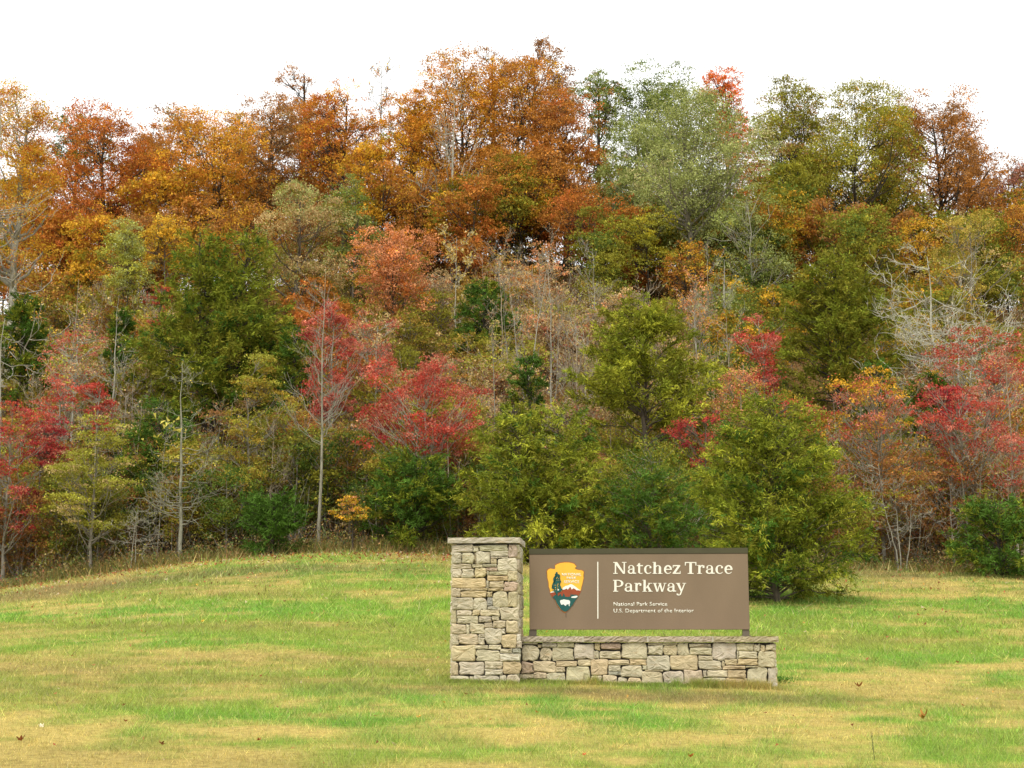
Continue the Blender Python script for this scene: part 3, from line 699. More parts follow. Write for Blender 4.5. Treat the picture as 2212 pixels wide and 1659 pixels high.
 ('cedar_tree', CE, 55, 632, 860, 150, 56, dict(pal=[(CK, 2), (CD, 2)], bark=B_DARK, nbr=110, power=.6), 'dark cedar behind pale fallen looking boughs at the frame edge', 'tree', G_CEDAR),
 ('cedar_tree', CE, 268, 655, 860, 75, 58, dict(pal=[(CK, 2), (CD, 1)], bark=B_DARK, nbr=60, power=.6), 'small dark cedar beside the large twin topped cedar', 'tree', G_CEDAR),
 ('cedar_tree', CE, 1392, 622, 1010, 350, 48, dict(pal=[(CD, 2), (CL, 2), (CB, 1)], bark=B_MID, nbr=120, power=.62, dens=.85, openness=.3, lop=.15), 'open yellowish cedar in the centre with branches showing', 'tree', G_CEDAR),
 ('cedar_tree', CE, 1890, 780, 900, 90, 50, dict(pal=[(CK, 2), (CD, 1)], bark=B_DARK, nbr=60, power=.6, dens=.8), 'small deep green cedar under the bare pale tree', 'tree', G_CEDAR),
 ('cedar_tree', CE, 2010, 800, 960, 130, 51, dict(pal=[(CK, 2), (CD, 1)], bark=B_DARK, nbr=60, power=.6, dens=.8), 'dark cedar sapling hidden behind the red bushes', 'tree', G_CEDAR),
 ('cedar_tree', CE, 350, 850, 1170, 210, 47, dict(pal=[(CK, 3), (CD, 1)], bark=B_DARK, nbr=120, power=.5, dens=.8), 'shadowed dark cedar behind the dead white trunk', 'tree', G_CEDAR),
 ('cedar_tree', CE, 640, 700, 930, 120, 54, dict(pal=[(CK, 2), (CD, 2)], bark=B_DARK, nbr=80, power=.5, dens=.8), 'dark cedar filling the gap beside the pink tree', 'tree', G_CEDAR),
 ('cedar_tree', CE, 1140, 760, 980, 110, 52, dict(pal=[(CK, 3), (CD, 1)], bark=B_DARK, nbr=60, power=.5, dens=.5), 'thin dark cedar among the pale saplings', 'tree', G_CEDAR),
 ('bare_tree', BA, 40, 215, 0, 280, 56, dict(bark=(.34, .31, .24), pal=[((.66, .36, .06), 3), (YE, 2), (RO, 1.2), (CR, .5)], nleaf=5200, leaf=2.5, n1=46, cb=.22, up=.8, lean=-.03, tr=.17, levels=3, tw=.5), 'tall pale barked tree with thin gold and orange leaves at the frame edge', 'tree', G_BARE),
 ('bare_tree', BA, 2040, 545, 0, 330, 55, dict(bark=(.50, .47, .37), stems=4, pal=[(TA, 2), ((.55, .42, .1), 1)], nleaf=700, n1=22, cb=.25, up=.55, crooked=.14, tr=.13, tw=.8, levels=3), 'large leafless tree with a spreading net of whitish crooked limbs', 'tree', G_BARE),
 ('bare_tree', BA, 975, 200, 0, 200, 79, dict(bark=B_PALE, pal=[(OR, 1)], nleaf=200, n1=20, cb=.35, up=1.1, tw=.7, tr=.16, lean=.0), 'slender pale forked trunk standing in front of the great maple', 'tree', G_BARE),
 ('bare_tree', BA, 1128, 505, 0, 95, 56, dict(bark=B_PALE, stems=2, pal=[(TA, 1), (SA, 1)], nleaf=260, n1=14, cb=.25, up=1.5), 'tall white stemmed sapling with upswept bare twigs', 'tree', G_BARE),
 ('bare_tree', BA, 1082, 560, 0, 75, 60, dict(bark=B_TAN, pal=[(TA, 1)], nleaf=120, n1=12, cb=.3, up=1.5), 'thin bare sapling behind the deep green cedar', 'tree', G_BARE),
 ('bare_tree', BA, 1190, 545, 0, 80, 60, dict(bark=B_PALE, pal=[(SA, 1), (TA, 1)], nleaf=260, n1=12, cb=.3, up=1.5), 'thin bare sapling in front of the small salmon maple', 'tree', G_BARE),
 ('bare_tree', BA, 1068, 700, 0, 130, 50, dict(bark=B_GREY, pal=[(TA, 2), (YG, 1)], nleaf=700, n1=18, cb=.3, up=1.0), 'grey twiggy sapling with few tan leaves below the deep green cedar', 'tree', G_BARE),
 ('bare_tree', BA, 1245, 640, 0, 90, 57, dict(bark=B_TAN, pal=[(TA, 1), (YG, 1)], nleaf=400, n1=14, cb=.3, up=1.2), 'tan sapling on the open thicket slope', 'tree', G_BARE),
 ('bare_tree', BA, 1500, 590, 0, 100, 58, dict(bark=B_PALE, pal=[(YO, 1), (SA, 2)], nleaf=900, n1=14, cb=.4, up=1.2), 'sapling with salmon orange leaves beyond the central cedar', 'tree', G_BARE),
 ('bare_tree', BA, 1560, 560, 0, 130, 62, dict(bark=B_PALE, pal=[(SG, 1)], nleaf=500, n1=14, cb=.4, up=.8, tr=.14), 'pale grey trunk rising into the sage green crown', 'tree', G_BARE),
 ('bare_tree', BA, 250, 640, 0, 110, 51, dict(bark=B_PALE, pal=[(TA, 1)], nleaf=120, n1=16, cb=.25, up=.9), 'small whitish bare tree beside the twin topped cedar', 'tree', G_BARE),
 ('bare_tree', BA, 160, 600, 0, 120, 53, dict(bark=B_TAN, pal=[(TA, 1), (PK, 1), (YE, 1)], nleaf=900, n1=18, cb=.2, up=.7), 'bare sapling with specks of pink and tan leaves on the side slope', 'tree', G_BARE),
 ('bare_tree', BA, 20, 690, 0, 330, 46, dict(bark=B_PALE, n1=9, cb=.45, up=.05, crooked=.1, tr=.11, tw=.8, levels=3), 'pale bare tree with long level boughs reaching in from the frame edge', 'tree', G_BARE),
 ('maple_tree', BL, 42, 172, 640, 205, 62, dict(pal=[(YO, 3), (OR, 2), (RO, 1.2), (YE, 1)], bark=B_PALE, lobes=54, dens=.95, lr=.14, open_=.4, branch=1, ragged=.6), 'tall thin crowned orange and gold tree at the frame edge', 'tree', G_ORANGE),
 # ---- red and pink trees
 ('red_maple_tree', BL, 716, 646, 930, 140, 52, dict(pal=[(PK, 3), (RE, 1.5), (DR, .4)], bark=B_PALE, lobes=60, dens=.92, lr=.12, tight=.7, open_=.2, ragged=1.2), 'rosy pink-red tree behind the tall white trunk', 'tree', G_RED),
 ('red_maple_tree', BL, 812, 672, 850, 120, 55, dict(pal=[(PK, 3), (RE, 1), (TA, 1.2)], bark=B_PALE, lobes=34, lr=.17, dens=.5, open_=.35, ragged=1.6), 'faded pink thin tree under the salmon maple', 'tree', G_RED),
 ('dogwood_tree', BL, 918, 768, 1010, 250, 44, dict(pal=[(RE, 4), (PK, 2.5), (DR, .4)], bark=B_PALE, lobes=70, dens=1.0, lr=.10, flat=.8, droop=.7, forks=1, tight=.65, ragged=1.3), 'brilliant red dogwood with pale stems in the centre of the wood edge', 'tree', G_RED),
 ('dogwood_tree', BL, 30, 850, 1180, 190, 43, dict(pal=[(RE, 2), (PK, 1.5), (DR, 2), (BN, 1.2), (OL, .8)], bark=B_GREY, lobes=52, dens=.6, lr=.11, flat=.7, tight=.7, ragged=2, open_=.2), 'crimson dogwood at the frame edge near the lawn', 'tree', G_RED),
 ('dogwood_tree', BL, 215, 808, 880, 90, 47, dict(pal=[(RE, 3), (PK, 1)], bark=B_PALE, lobes=10, dens=.8, flat=.5), 'small bright crimson dogwood in front of the twin topped cedar', 'tree', G_RED),
 ('dogwood_tree', BL, 135, 810, 900, 120, 48, dict(pal=[(PK, 3), (RE, 2), (YG, 1)], bark=B_PALE, lobes=24, lr=.17, dens=.5, flat=.5), 'pinkish red low dogwood above the yellow-green sapling', 'tree', G_RED),
 ('dogwood_tree', BL, 165, 700, 800, 150, 52, dict(pal=[(PK, 3), (RE, 1), (TA, 1.5), (YG, 1)], bark=B_PALE, lobes=24, dens=.36, flat=.5, open_=.3), 'thin pink dogwood higher on the side slope', 'tree', G_RED),
 ('dogwood_tree', BL, 90, 880, 1000, 130, 45, dict(pal=[(DR, 3), (RE, 1), (PK, 1)], bark=B_MID, lobes=18, dens=.7, flat=.6), 'dark wine red dogwood among brush at the side', 'tree', G_RED),
 ('dogwood_tree', BL, 345, 600, 640, 60, 60, dict(pal=[(RE, 2), (PK, 1)], bark=B_MID, lobes=8, dens=.6, flat=.5), 'small crimson spray at the shoulder of the twin topped cedar', 'tree', G_RED),
 ('red_maple_tree', BL, 1632, 684, 900, 105, 50, dict(pal=[(PK, 2), (RE, 2), (DR, 1)], bark=B_PALE, lobes=18, dens=.85), 'narrow pinkish red tree against the broad olive cedar', 'tree', G_RED),
 ('red_maple_tree', BL, 1590, 780, 960, 130, 47, dict(pal=[(SA, 2), (YG, 1), (PK, 1), (YE, 1)], bark=B_TAN, lobes=18, dens=.7, open_=.2), 'orange and pink mottled small tree behind the front cedars', 'tree', G_RED),
 ('dogwood_tree', BL, 1522, 880, 955, 130, 43.5, dict(pal=[(RE, 3), (DR, 1.5), (BN, 1)], bark=B_MID, lobes=24, lr=.14, dens=.55, flat=.5, droop=1.0, ragged=2.2), 'deep red drooping dogwood between the central and front cedars', 'tree', G_RED),
 ('dogwood_tree', BL, 1720, 850, 990, 130, 44.5, dict(pal=[(RE, 2), (PK, 1), (YG, 1)], bark=B_MID, lobes=14, dens=.7, flat=.6), 'reddish bush behind the top of the front cedar', 'tree', G_RED),
 ('dogwood_tree', BL, 1892, 795, 990, 220, 43, dict(pal=[(PK, 2.5), (RE, 1.2), (YO, 2), (BN, 1.5), (OL, .5)], bark=B_GREY, lobes=60, dens=.62, lr=.10, flat=.8, forks=1, ragged=2, tight=.75), 'mixed red and gold dogwood beside the front cedar', 'tree', G_RED),
 ('dogwood_tree', BL, 2065, 830, 1010, 210, 43.5, dict(pal=[(RE, 3), (PK, 2), (DR, 1), (BN, 1.2)], bark=B_GREY, lobes=56, dens=.6, lr=.10, flat=.8, tight=.7, ragged=2, open_=.15), 'scarlet dogwood between the gold mottled one and the frame edge', 'tree', G_RED),
 ('dogwood_tree', BL, 2035, 810, 880, 110, 46, dict(pal=[(DR, 4), (RE, 1)], bark=B_MID, lobes=14, dens=.9, flat=.5), 'dark wine red dogwood below the leafless pale tree', 'tree', G_RED),
 ('dogwood_tree', BL, 2120, 715, 850, 210, 50, dict(pal=[(RE, 2.5), (PK, 3), (BN, .8)], bark=B_GREY, lobes=50, lr=.11, tight=.75, dens=.62, flat=.8, ragged=2, open_=.2), 'pinkish crimson tree under the leafless pale limbs', 'tree', G_RED),
 ('dogwood_tree', BL, 2180, 920, 1090, 140, 42.5, dict(pal=[(PK, 3), (RE, 1), (TA, 1), (OL, 1)], bark=B_PALE, lobes=20, dens=.6, flat=.6, open_=.2), 'faded rose bush over the dark cedar bush at the frame edge', 'tree', G_RED),
 ('bare_tree', BA, 2178, 745, 0, 170, 43, dict(bark=B_TAN, pal=[(PK, 2), (TA, 1)], nleaf=900, n1=22, cb=.4, up=.6, tr=.06), 'pinkish twiggy bare tree at the frame edge before the crimson tree', 'tree', G_BARE),
 # ---- wood edge
 ('bare_tree', BA, 704, 585, 0, 190, 42.8, dict(bark=(.28, .255, .19), pal=[(YG, 1)], nleaf=30, n1=34, cb=.36, up=1.25, crooked=.03, tr=.058, levels=3, tw=.4), 'tall straight whitish trunk with thin bare boughs before the pink tree', 'tree', G_BARE),
 ('dead_tree', BA, 408, 782, 0, 170, 42.6, dict(bark=(.29, .275, .20), n1=44, cb=.12, up=.42, crooked=.07, tr=.07, levels=3, pal=[(YG, 1), (YE, 1)], nleaf=160, tw=.42), 'dead whitish tree with a broken twiggy top at the lawn edge', 'tree', G_BARE),
 ('sapling_tree', BL, 215, 880, 1200, 190, 42.2, dict(pal=[(YG, 2), (OL, 3), (TA, .8)], bark=B_GREY, lobes=30, dens=.62, lr=.17, flat=.4), 'layered yellow-green sapling at the lawn edge', 'tree', G_GREEN),
 ('sapling_tree', BL, 560, 740, 1150, 150, 44.5, dict(pal=[(YG, 1), ((.42, .28, .04), 2), (OL, 1)], bark=B_GREY, lobes=26, dens=.38, lr=.14, flat=.5, open_=.4), 'thin sapling with mustard leaves below the twin topped cedar', 'tree', G_GREEN),
 ('sapling_tree', BL, 640, 830, 1150, 120, 45.5, dict(pal=[((.40, .26, .04), 2), (OL, 2), (BN, 1)], bark=B_GREY, lobes=24, dens=.5, lr=.15, flat=.5, open_=.3), 'brown and olive sapling beside the tall white trunk', 'tree', G_GREEN),
 ('sapling_tree', BL, 480, 870, 1160, 130, 45, dict(pal=[(OL, 2), (BN, 2), (MG, 1)], bark=B_GREY, lobes=22, dens=.4, lr=.15, flat=.5, open_=.3), 'dull brown sapling just past the dead whitish tree', 'tree', G_GREEN),
 ('sapling_tree', BL, 760, 880, 1120, 140, 45, dict(pal=[(OL, 2), ((.40, .28, .05), 2), (BN, 1)], bark=B_GREY, lobes=24, dens=.55, lr=.15, flat=.5, open_=.3), 'olive thicket sapling between the white trunk and the brilliant dogwood', 'tree', G_GREEN),
 ('bush', BL, 765, 1065, 1140, 75, 41.8, dict(pal=[(YO, 2), (SA, 2), (YG, 1)], bark=B_DARK, lobes=10, dens=.8, flat=.5), 'small amber bush at the foot of the slope beside the dark cedar bush', 'bush', G_SHRUB),
 ('bush', BL, 1925, 960, 1170, 190, 42.5, dict(pal=[((.40, .17, .04), 2), (BN, 2), (OL, .7)], bark=B_MID, branch=.3, lobes=26, dens=.55, lr=.15, flat=.6, open_=.4), 'rust leaved open bush with pale stems under the mottled dogwood', 'bush', G_SHRUB),
 ('bush', BL, 2050, 1000, 1170, 150, 43, dict(pal=[(BN, 2), ((.38, .17, .04), 1), (OL, 1), (RE, .4)], bark=B_GREY, lobes=22, dens=.45, lr=.15, flat=.5, open_=.4), 'brown thicket bush under the scarlet dogwood', 'bush', G_SHRUB),
 ('bare_tree', BA, 1935, 1000, 0, 150, 41.6, dict(bark=B_PALE, n1=12, stems=3, cb=.3, up=.7, crooked=.12, tr=.03, levels=3, tw=.55), 'cluster of thin white crooked stems beside the front cedar', 'tree', G_BARE),
 ('bare_tree', BA, 310, 1090, 0, 150, 41.8, dict(bark=B_PALE, n1=10, stems=2, cb=.3, up=.3, crooked=.1, tr=.025, levels=3), 'low bent white stems between the layered sapling and the dead tree', 'tree', G_BARE),
 ('sapling_tree', BA, 352, 880, 0, 90, 41.9, dict(bark=B_GREY, pal=[((.72, .62, .12), 1)], nleaf=34, leaf=5.5, n1=8, levels=2, cb=.6, up=.9, tr=.012), 'slender sapling hung with a few large pale yellow leaves', 'tree', G_BARE),
 ('cedar_bush', CE, 592, 1068, 1215, 145, 41.5, dict(pal=[(CK, 1)], bark=B_DARK, nbr=90, power=.35, dens=1.1), 'dark green cedar bush below the mustard leaved sapling', 'bush', G_CEDAR),
 ('cedar_bush', CE, 900, 975, 1200, 220, 42.6, dict(pal=[(CK, 2), (CD, 1)], bark=B_DARK, nbr=120, power=.4, dens=1.0, cat='x'), 'dark green cedar bush under the brilliant red dogwood', 'bush', G_CEDAR),
 ('cedar_bush', CE, 2150, 1075, 1245, 210, 40, dict(pal=[(CK, 2), (CD, 1)], bark=B_DARK, nbr=120, power=.4, dens=1.05), 'dark green cedar bush at the frame edge by the lawn', 'bush', G_CEDAR),
 ('ivy_bush', BL, 1400, 955, 1260, 280, 40.5, dict(pal=[(MG, 2), ((.07, .15, .02), 2), (OL, 2), (CD, 1)], bark=B_PALE, lobes=34, dens=.75, lr=.18, droop=.4), 'tangle of green vines and dead sticks between the two front cedars', 'bush', G_SHRUB),
 ('cedar_tree', CE, 1168, 862, 1400, 315, 39.5, dict(pal=[(CD, 3), (CL, 1.5), (CB, 1), (CK, .6)], bark=B_MID, nbr=210, power=.5, peaks=2, dens=1.2, droopy=.8, lop=.14), 'feathery yellow-green cedar directly behind the stone pillar', 'tree', G_CEDAR),
 ('cedar_tree', CE, 1668, 842, 1500, 322, FRONT_D, dict(pal=[(CD, 3), (CL, 1.1), (CB, 1), (CK, .9)], bark=B_MID, nbr=250, power=.48, dens=1.25, droopy=.8, lop=.16), 'largest front cedar, feathery green, standing on the lawn behind the sign', 'tree', G_CEDAR),
 ('cedar_tree', CE, 1400, 1010, 1300, 260, 39, dict(pal=[(CK, 2), (CD, 1)], bark=B_MID, nbr=100, power=.4, dens=.7, droopy=.6), 'short dark cedar hidden low behind the sign panel', 'tree', G_CEDAR),
]
def plant(entry, idx):
    name, fn, x, top, foot, w, d, kw, label, cat, group = entry
    rng = np.random.default_rng(1000 + idx * 13)
    kw = dict(kw); kw.pop('cat', None); kw.pop('cbz', None); kw.pop('footy', None)
    X, ztop = at(x, top, d)
    g = float(ground_z(X, d))
    H = ztop - g
    # metres across: a picture unit at distance d
    Wm = w * d / F_ * (1 / CP)
    root = tag(empty(name, (X, d, g)), label, cat, group)
    if fn is BA:
        fn(root, H, Wm, d, rng=rng, **kw)
    else:
        _, zf = at(x, foot, d)
        cb = max(0.12, zf - g)
        cb = min(cb, H * .6)
        if fn is BL:
            Wm *= 1.20 if d > 80 else 1.10
            if d > 74: kw.setdefault('ragged', .55)
        fn(root, H, cb, Wm, d, rng=rng, **kw)
    return root
for i, e in enumerate(TREES):
    plant(e, i)

# ---- shrubs and young trees that fill the slope: a few of each kind are built, the others are copies turned and scaled
rngT = np.random.default_rng(99)
def handle(label):
    s = label
    for cut in (' standing', ' on ', ' in ', ' behind ', ' below ', ' under ', ' beside ', ' between ', ' with ', ' at ', ' of ', ' directly', ' above ', ' tucked', ' near', ' peeping', ' showing', ' alone', ' among', ' deep', ' glimpsed', ' beneath', ' over ', ' leaning', ' filling', ' hidden', ' glowing', ' just', ' past', ' beyond', ' reaching', ' against', ' rising', ' before', ' low '):
        k = s.find(cut)
        if k > 8: s = s[:k]
    return s.rstrip(',')
MARKS = []
for e in TREES:
    MARKS.append((e[2], e[6], handle(e[8])))
_hc = {}
for m_ in MARKS: _hc[m_[2]] = _hc.get(m_[2], 0) + 1
MARKS = [m_ for m_ in MARKS if _hc[m_[2]] == 1]
USED = set()
def copy_tree(root):
    c = root.copy(); SC.collection.objects.link(c)
    for ch in root.children:
        q = ch.copy(); SC.collection.objects.link(q); q.parent = c
    return c
def thicket(n, xr, yr, kinds, name, cat, area, wr, hr, seed0, bark=B_TAN, dens=.55, lobes=14, ypow=1.0, cbf=.12, leaf=2.5, branch=.3):
    """kinds: (colour words, palette)"""
    dm = (yr[0] + yr[1]) / 2
    protos = []
    px = np.linspace(xr[0], xr[1], n + 1)[:-1] + rngT.uniform(0, (xr[1] - xr[0]) / n, n)
    px = px[rngT.permutation(n)]
    dd = yr[0] + (yr[1] - yr[0]) * (np.linspace(0, 1, n) ** ypow) + rngT.uniform(-.5, .5, n)
    for k in range(n):
        d = float(dd[k]); X = float((px[k] - W_ / 2) / F_ * d)
        g = float(ground_z(X, d))
        ki = k % len(kinds)
        cw, pal = kinds[ki]
        if k < len(kinds):
            rng = np.random.default_rng(seed0 + k)
            root = empty(name, (X, d, g))
            if pal is None:
                build_bare(root, (hr[0] + hr[1]) / 2, (wr[0] + wr[1]) / 2, dm, (B_TAN, B_PALE, B_GREY)[ki % 3], rng, stems=1 + ki % 2, cb=.25, pal=[(TA, 1), (YG, 1), (BN, 1)], nleaf=70, n1=13, levels=3, up=1.2, tw=.40, crooked=.07)
                protos.append(root)
            H, Wm = hr[0] * .5 + hr[1] * .5, wr[0] * .5 + wr[1] * .5
            if pal is not None: build_broadleaf(root, H, H * cbf, Wm, dm, pal=pal, bark=bark, rng=rng, dens=dens, lobes=lobes, lr=.2, branch=branch, open_=.35, flat=.8, leaf=leaf)
            if pal is not None: protos.append(root)
            sc = 1.0
        else:
            root = copy_tree(protos[ki])
            root.location = (X, d, g - .05)
            root.rotation_euler = (rngT.uniform(-.06, .06), rngT.uniform(-.06, .06), rngT.uniform(0, 6.28))
            sc = rngT.uniform(.62, 1.35)
            root.scale = (sc * rngT.uniform(.85, 1.15), sc * rngT.uniform(.85, 1.15), sc)
        size = 'small' if sc < .85 else ('tall' if sc > 1.15 else '')
        # say where it stands by the nearest named tree
        order = sorted(MARKS, key=lambda m_: abs(m_[0] - px[k]) * .02 + abs(m_[1] - d))
        lab = None
        for m_ in order[:7]:
            rel = 'uphill of' if d > m_[1] + 1.2 else ('downhill of' if d < m_[1] - 1.2 else 'beside')
            L = ' '.join(((size + ' ' if size else '') + cw + ' ' + cat + ' ' + rel + ' the ' + m_[2]).split())
            if L not in USED and len(L.split()) <= 15:
                lab = L; break
        lab = lab or (cw + ' ' + cat + ' ' + area)
        USED.add(lab)
        tag(root, lab, cat, name.replace('_', ' ') + 's ' + area)
MU = (.44, .29, .05); DO = (.15, .15, .03)
GB = (.42, .33, .22)
K_PALE = [('tan and salmon', [(TA, 2), (GB, 2), (SA, .8)]), ('pale salmon', [(TA, 2), (SA, 1.2), (GB, 1.5)]), ('yellowish tan', [(YG, 2), (TA, 1), (MU, 1)]), ('mustard', [(MU, 2), (YG, 1)]), ('rosy tan', [(BN, 1), (TA, 2), (PK, .6)])]
K_SIDE = [('olive and mustard', [(OL, 2), (MU, 2)]), ('mustard brown', [(MU, 2), (BN, 1), (OD, .6)]), ('yellow-green', [(YG, 1.5), (OL, 2)]), ('dull olive', [(OL, 2), (TA, 1), (BN, .6)])]
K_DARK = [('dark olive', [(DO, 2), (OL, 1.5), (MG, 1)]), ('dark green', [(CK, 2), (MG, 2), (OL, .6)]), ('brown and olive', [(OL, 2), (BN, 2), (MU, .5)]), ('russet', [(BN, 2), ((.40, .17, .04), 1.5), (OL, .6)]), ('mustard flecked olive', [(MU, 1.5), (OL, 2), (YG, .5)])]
K_OR = [('rust orange', [(OD, 3), (RO, 1)]), ('amber', [(YO, 2), (OD, 1), (OL, .5)]), ('brownish orange', [(BR, 2), (OD, 2)]), ('olive and gold', [(OL, 2), (YO, 1)])]
K_GR = [('olive green', [(OL, 2), (MG, 1)]), ('dark green', [(MG, 2), (DG, 1)]), ('amber and olive', [(YO, 1), (OL, 2), (OD, .5)]), ('rust', [(RO, 1), (OD, 2)])]
RT = 'ridge_tree'
thicket(34, (-40, 1310), (77, 95), K_OR, RT, 'young tree', 'among the orange ridge maples', (4.2, 6.0), (6.0, 8.5), 1500, B_DARK, 1.1, 20, leaf=2.6)
thicket(16, (1290, 1680), (74, 93), K_GR, RT, 'young tree', 'under the sage and green ridge trees', (4.0, 6.0), (5.0, 7.5), 1520, B_DARK, 1.1, 20, leaf=2.6)
thicket(20, (1660, 2230), (74, 93), [K_GR[0], K_GR[2], K_GR[0], K_OR[2]], RT, 'young tree', 'under the olive and brown ridge oaks', (4.2, 6.0), (6.0, 8.5), 1540, B_DARK, 1.1, 20, leaf=2.6)
thicket(46, (1030, 1600), (48, 74), K_PALE, 'thicket_shrub', 'shrub', 'of the pale thicket on the open slope', (2.2, 3.6), (1.8, 3.0), 500, B_TAN, .8)
thicket(46, (0, 350), (50, 78), K_SIDE, 'slope_shrub', 'shrub', 'on the side slope under the rust maples', (2.6, 4.2), (2.4, 4.0), 600, B_GREY, .9)
thicket(26, (840, 1130), (48, 74), K_SIDE + K_PALE[:2], 'slope_shrub', 'shrub', 'around the grey saplings', (2.2, 3.6), (2.0, 3.4), 700, B_GREY, .8)
thicket(24, (1540, 1700), (50, 74), K_GR[:3], 'slope_shrub', 'shrub', 'under the sage tree', (2.2, 3.6), (2.4, 4.0), 800, B_GREY, .95)
thicket(26, (600, 900), (54, 78), K_SIDE + K_OR[:1], 'slope_shrub', 'shrub', 'below the tan tree', (2.4, 3.8), (2.4, 3.8), 900, B_GREY, .9)
thicket(30, (1780, 2230), (50, 78), [K_GR[0], K_GR[2], K_SIDE[0], K_OR[1]], 'slope_shrub', 'shrub', 'behind the leafless tree', (2.4, 4.0), (2.4, 4.0), 980, B_GREY, .9)
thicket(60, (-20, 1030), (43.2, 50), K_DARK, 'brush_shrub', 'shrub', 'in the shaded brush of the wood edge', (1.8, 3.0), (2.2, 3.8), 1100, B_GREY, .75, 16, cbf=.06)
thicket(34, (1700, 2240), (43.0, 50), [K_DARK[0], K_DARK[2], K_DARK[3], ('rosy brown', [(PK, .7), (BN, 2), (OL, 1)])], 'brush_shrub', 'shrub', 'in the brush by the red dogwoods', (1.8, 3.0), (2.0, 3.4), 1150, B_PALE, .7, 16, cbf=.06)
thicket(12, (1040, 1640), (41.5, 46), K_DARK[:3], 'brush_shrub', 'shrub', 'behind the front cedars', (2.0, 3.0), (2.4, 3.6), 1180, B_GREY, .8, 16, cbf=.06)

K_BARE = [('tan leafless', None), ('pale leafless', None), ('grey leafless', None), ('thin tan leafless', None)]
thicket(34, (1010, 1600), (49, 68), K_BARE, 'bare_sapling', 'sapling', 'on the pale open slope', (1.6, 2.4), (3.4, 5.0), 1300)
thicket(16, (-10, 1030), (43.5, 50), K_BARE, 'bare_sapling', 'sapling', 'along the shaded wood edge', (1.4, 2.2), (3.2, 4.8), 1320)
thicket(18, (1760, 2220), (42.6, 50), K_BARE, 'bare_sapling', 'sapling', 'among the red dogwoods', (1.4, 2.2), (3.0, 4.4), 1340)
thicket(16, (0, 340), (51, 66), K_BARE, 'bare_sapling', 'sapling', 'on the side slope', (1.6, 2.4), (3.6, 5.2), 1360)

# ------------------------------------------------------------------ underbrush: leaf litter plants, twigs, seedlings nobody could count
def underbrush():
    rng = np.random.default_rng(55)
    n = 10500
    y = EDGE + 1.0 + (rng.random(n) ** 1.5) * 50
    x = rng.uniform(-1, 1, n) * (y * .40 + 2)
    g = ground_z(x, y)
    hh = rng.uniform(.25, 1.1, n) * np.interp(y, [42, 46, 60, 95], [.75, 1.5, 1.6, 1.5])
    pals = np.array([OL, MG, BN, (.38, .24, .05), TA, (.20, .16, .05), (.08, .12, .02), (.42, .16, .04)])
    region = fbm(x / 5 + 3, y / 6, 77, 3)
    k = np.clip((region * 8 + rng.normal(0, 1.6, n)), 0, 7.99).astype(int)
    col = pals[k]
    m = 17
    ci = np.repeat(np.arange(n), m)
    P = np.stack([x[ci], y[ci], g[ci]], 1) + rng.normal(0, 1, (n * m, 3)) * np.array([.42, .35, 0])
    P[:, 2] = ground_z(P[:, 0], P[:, 1]) + hh[ci] * rng.random(n * m) ** .7
    sz = 2.4 * y[ci] / PXM
    c = col[ci] * rng.lognormal(0, .28, n * m)[:, None]
    b = Batch()
    V, F, C = leaf_quads(P, 1.0, c, rng, .2)
    V = V.reshape(-1, 3, 3); V = P[:, None] + (V - P[:, None]) * sz[:, None, None]
    b.add(V.reshape(-1, 3), F, C)
    tag(b.obj('underbrush', M_LEAF, None), 'low tangled underbrush of mixed leaves on the wood floor', 'undergrowth', kind='stuff')
    # twigs and thin stems
    n = 4200
    y = EDGE + .6 + (rng.random(n) ** 1.9) * 30; x = rng.uniform(-1, 1, n) * (y * .40 + 2)
    A = np.stack([x, y, ground_z(x, y) - .03], 1)
    L = rng.uniform(.5, 2.6, n)
    dv = unit(rng.normal(0, .42, (n, 3)) + np.array([0, 0, 1.]))
    low = rng.random(n) < .2; dv[low, 2] *= .35
    B = A + dv * L[:, None]
    tb = Batch()
    cc = np.where(rng.random((n, 1)) < .35, np.array(B_PALE), np.array(B_MID)) * rng.uniform(.6, 1.1, (n, 1))
    V, F = tubes(curve_paths(A, B, 4, rng, .05, .07), (rng.uniform(.5, 1.2, n) * y / PXM * .32)[:, None] * np.array([1, .8, .6, .3])[None], 3)
    tb.add(V, F, np.repeat(cc, 12, 0))
    tag(tb.obj('brushwood', M_BARK, None), 'thin stems and dead twigs standing in the wood floor', 'brushwood', kind='stuff')
underbrush()
def edge_weeds():
    rng = np.random.default_rng(56)
    n = 30000
    x = rng.uniform(-20, 20, n)
    wide = .9 + 1.3 * fbm(x / 2.5, x * 0, 91, 3)
    y = EDGE - .5 + rng.normal(0, .5, n) * wide + .9
    h = rng.uniform(.08, .42, n) * (0.30 + 1.5 * fbm(x / 1.2, y / 1.2, 92, 3) ** 1.5)
    pal = [((.36, .25, .07), 3), ((.19, .19, .03), 4), ((.28, .15, .05), 3), ((.46, .36, .13), 1), ((.11, .15, .025), 2)]
    c = pick_col(pal, n, rng) * rng.lognormal(0, .22, n)[:, None]
    V, F, C = blades(x, y, h, rng.uniform(.008, .018, n), c, .6, rng)
    b = Batch(); b.add(V, F, C)
    m = 44000
    xi = rng.uniform(-20, 20, m); yi = EDGE + .9 + rng.normal(0, .75, m)
    P = np.stack([xi, yi, ground_z(xi, yi) + rng.random(m) * 1.25 * fbm(xi / .8, yi / .8, 93, 3) ** 1.6], 1)
    b.add(*leaf_quads(P, .075, pick_col(pal + [((.10, .16, .025), 5), ((.20, .19, .03), 4), (BN, 1.5), (RE, .15), (YE, .3)], m, rng) * rng.lognormal(0, .25, m)[:, None], rng))
    tag(b.obj('edge_weeds', M_GRASS, None), 'rough brown and green weeds fringing the lawn below the wood', 'weeds', kind='stuff')
edge_weeds()

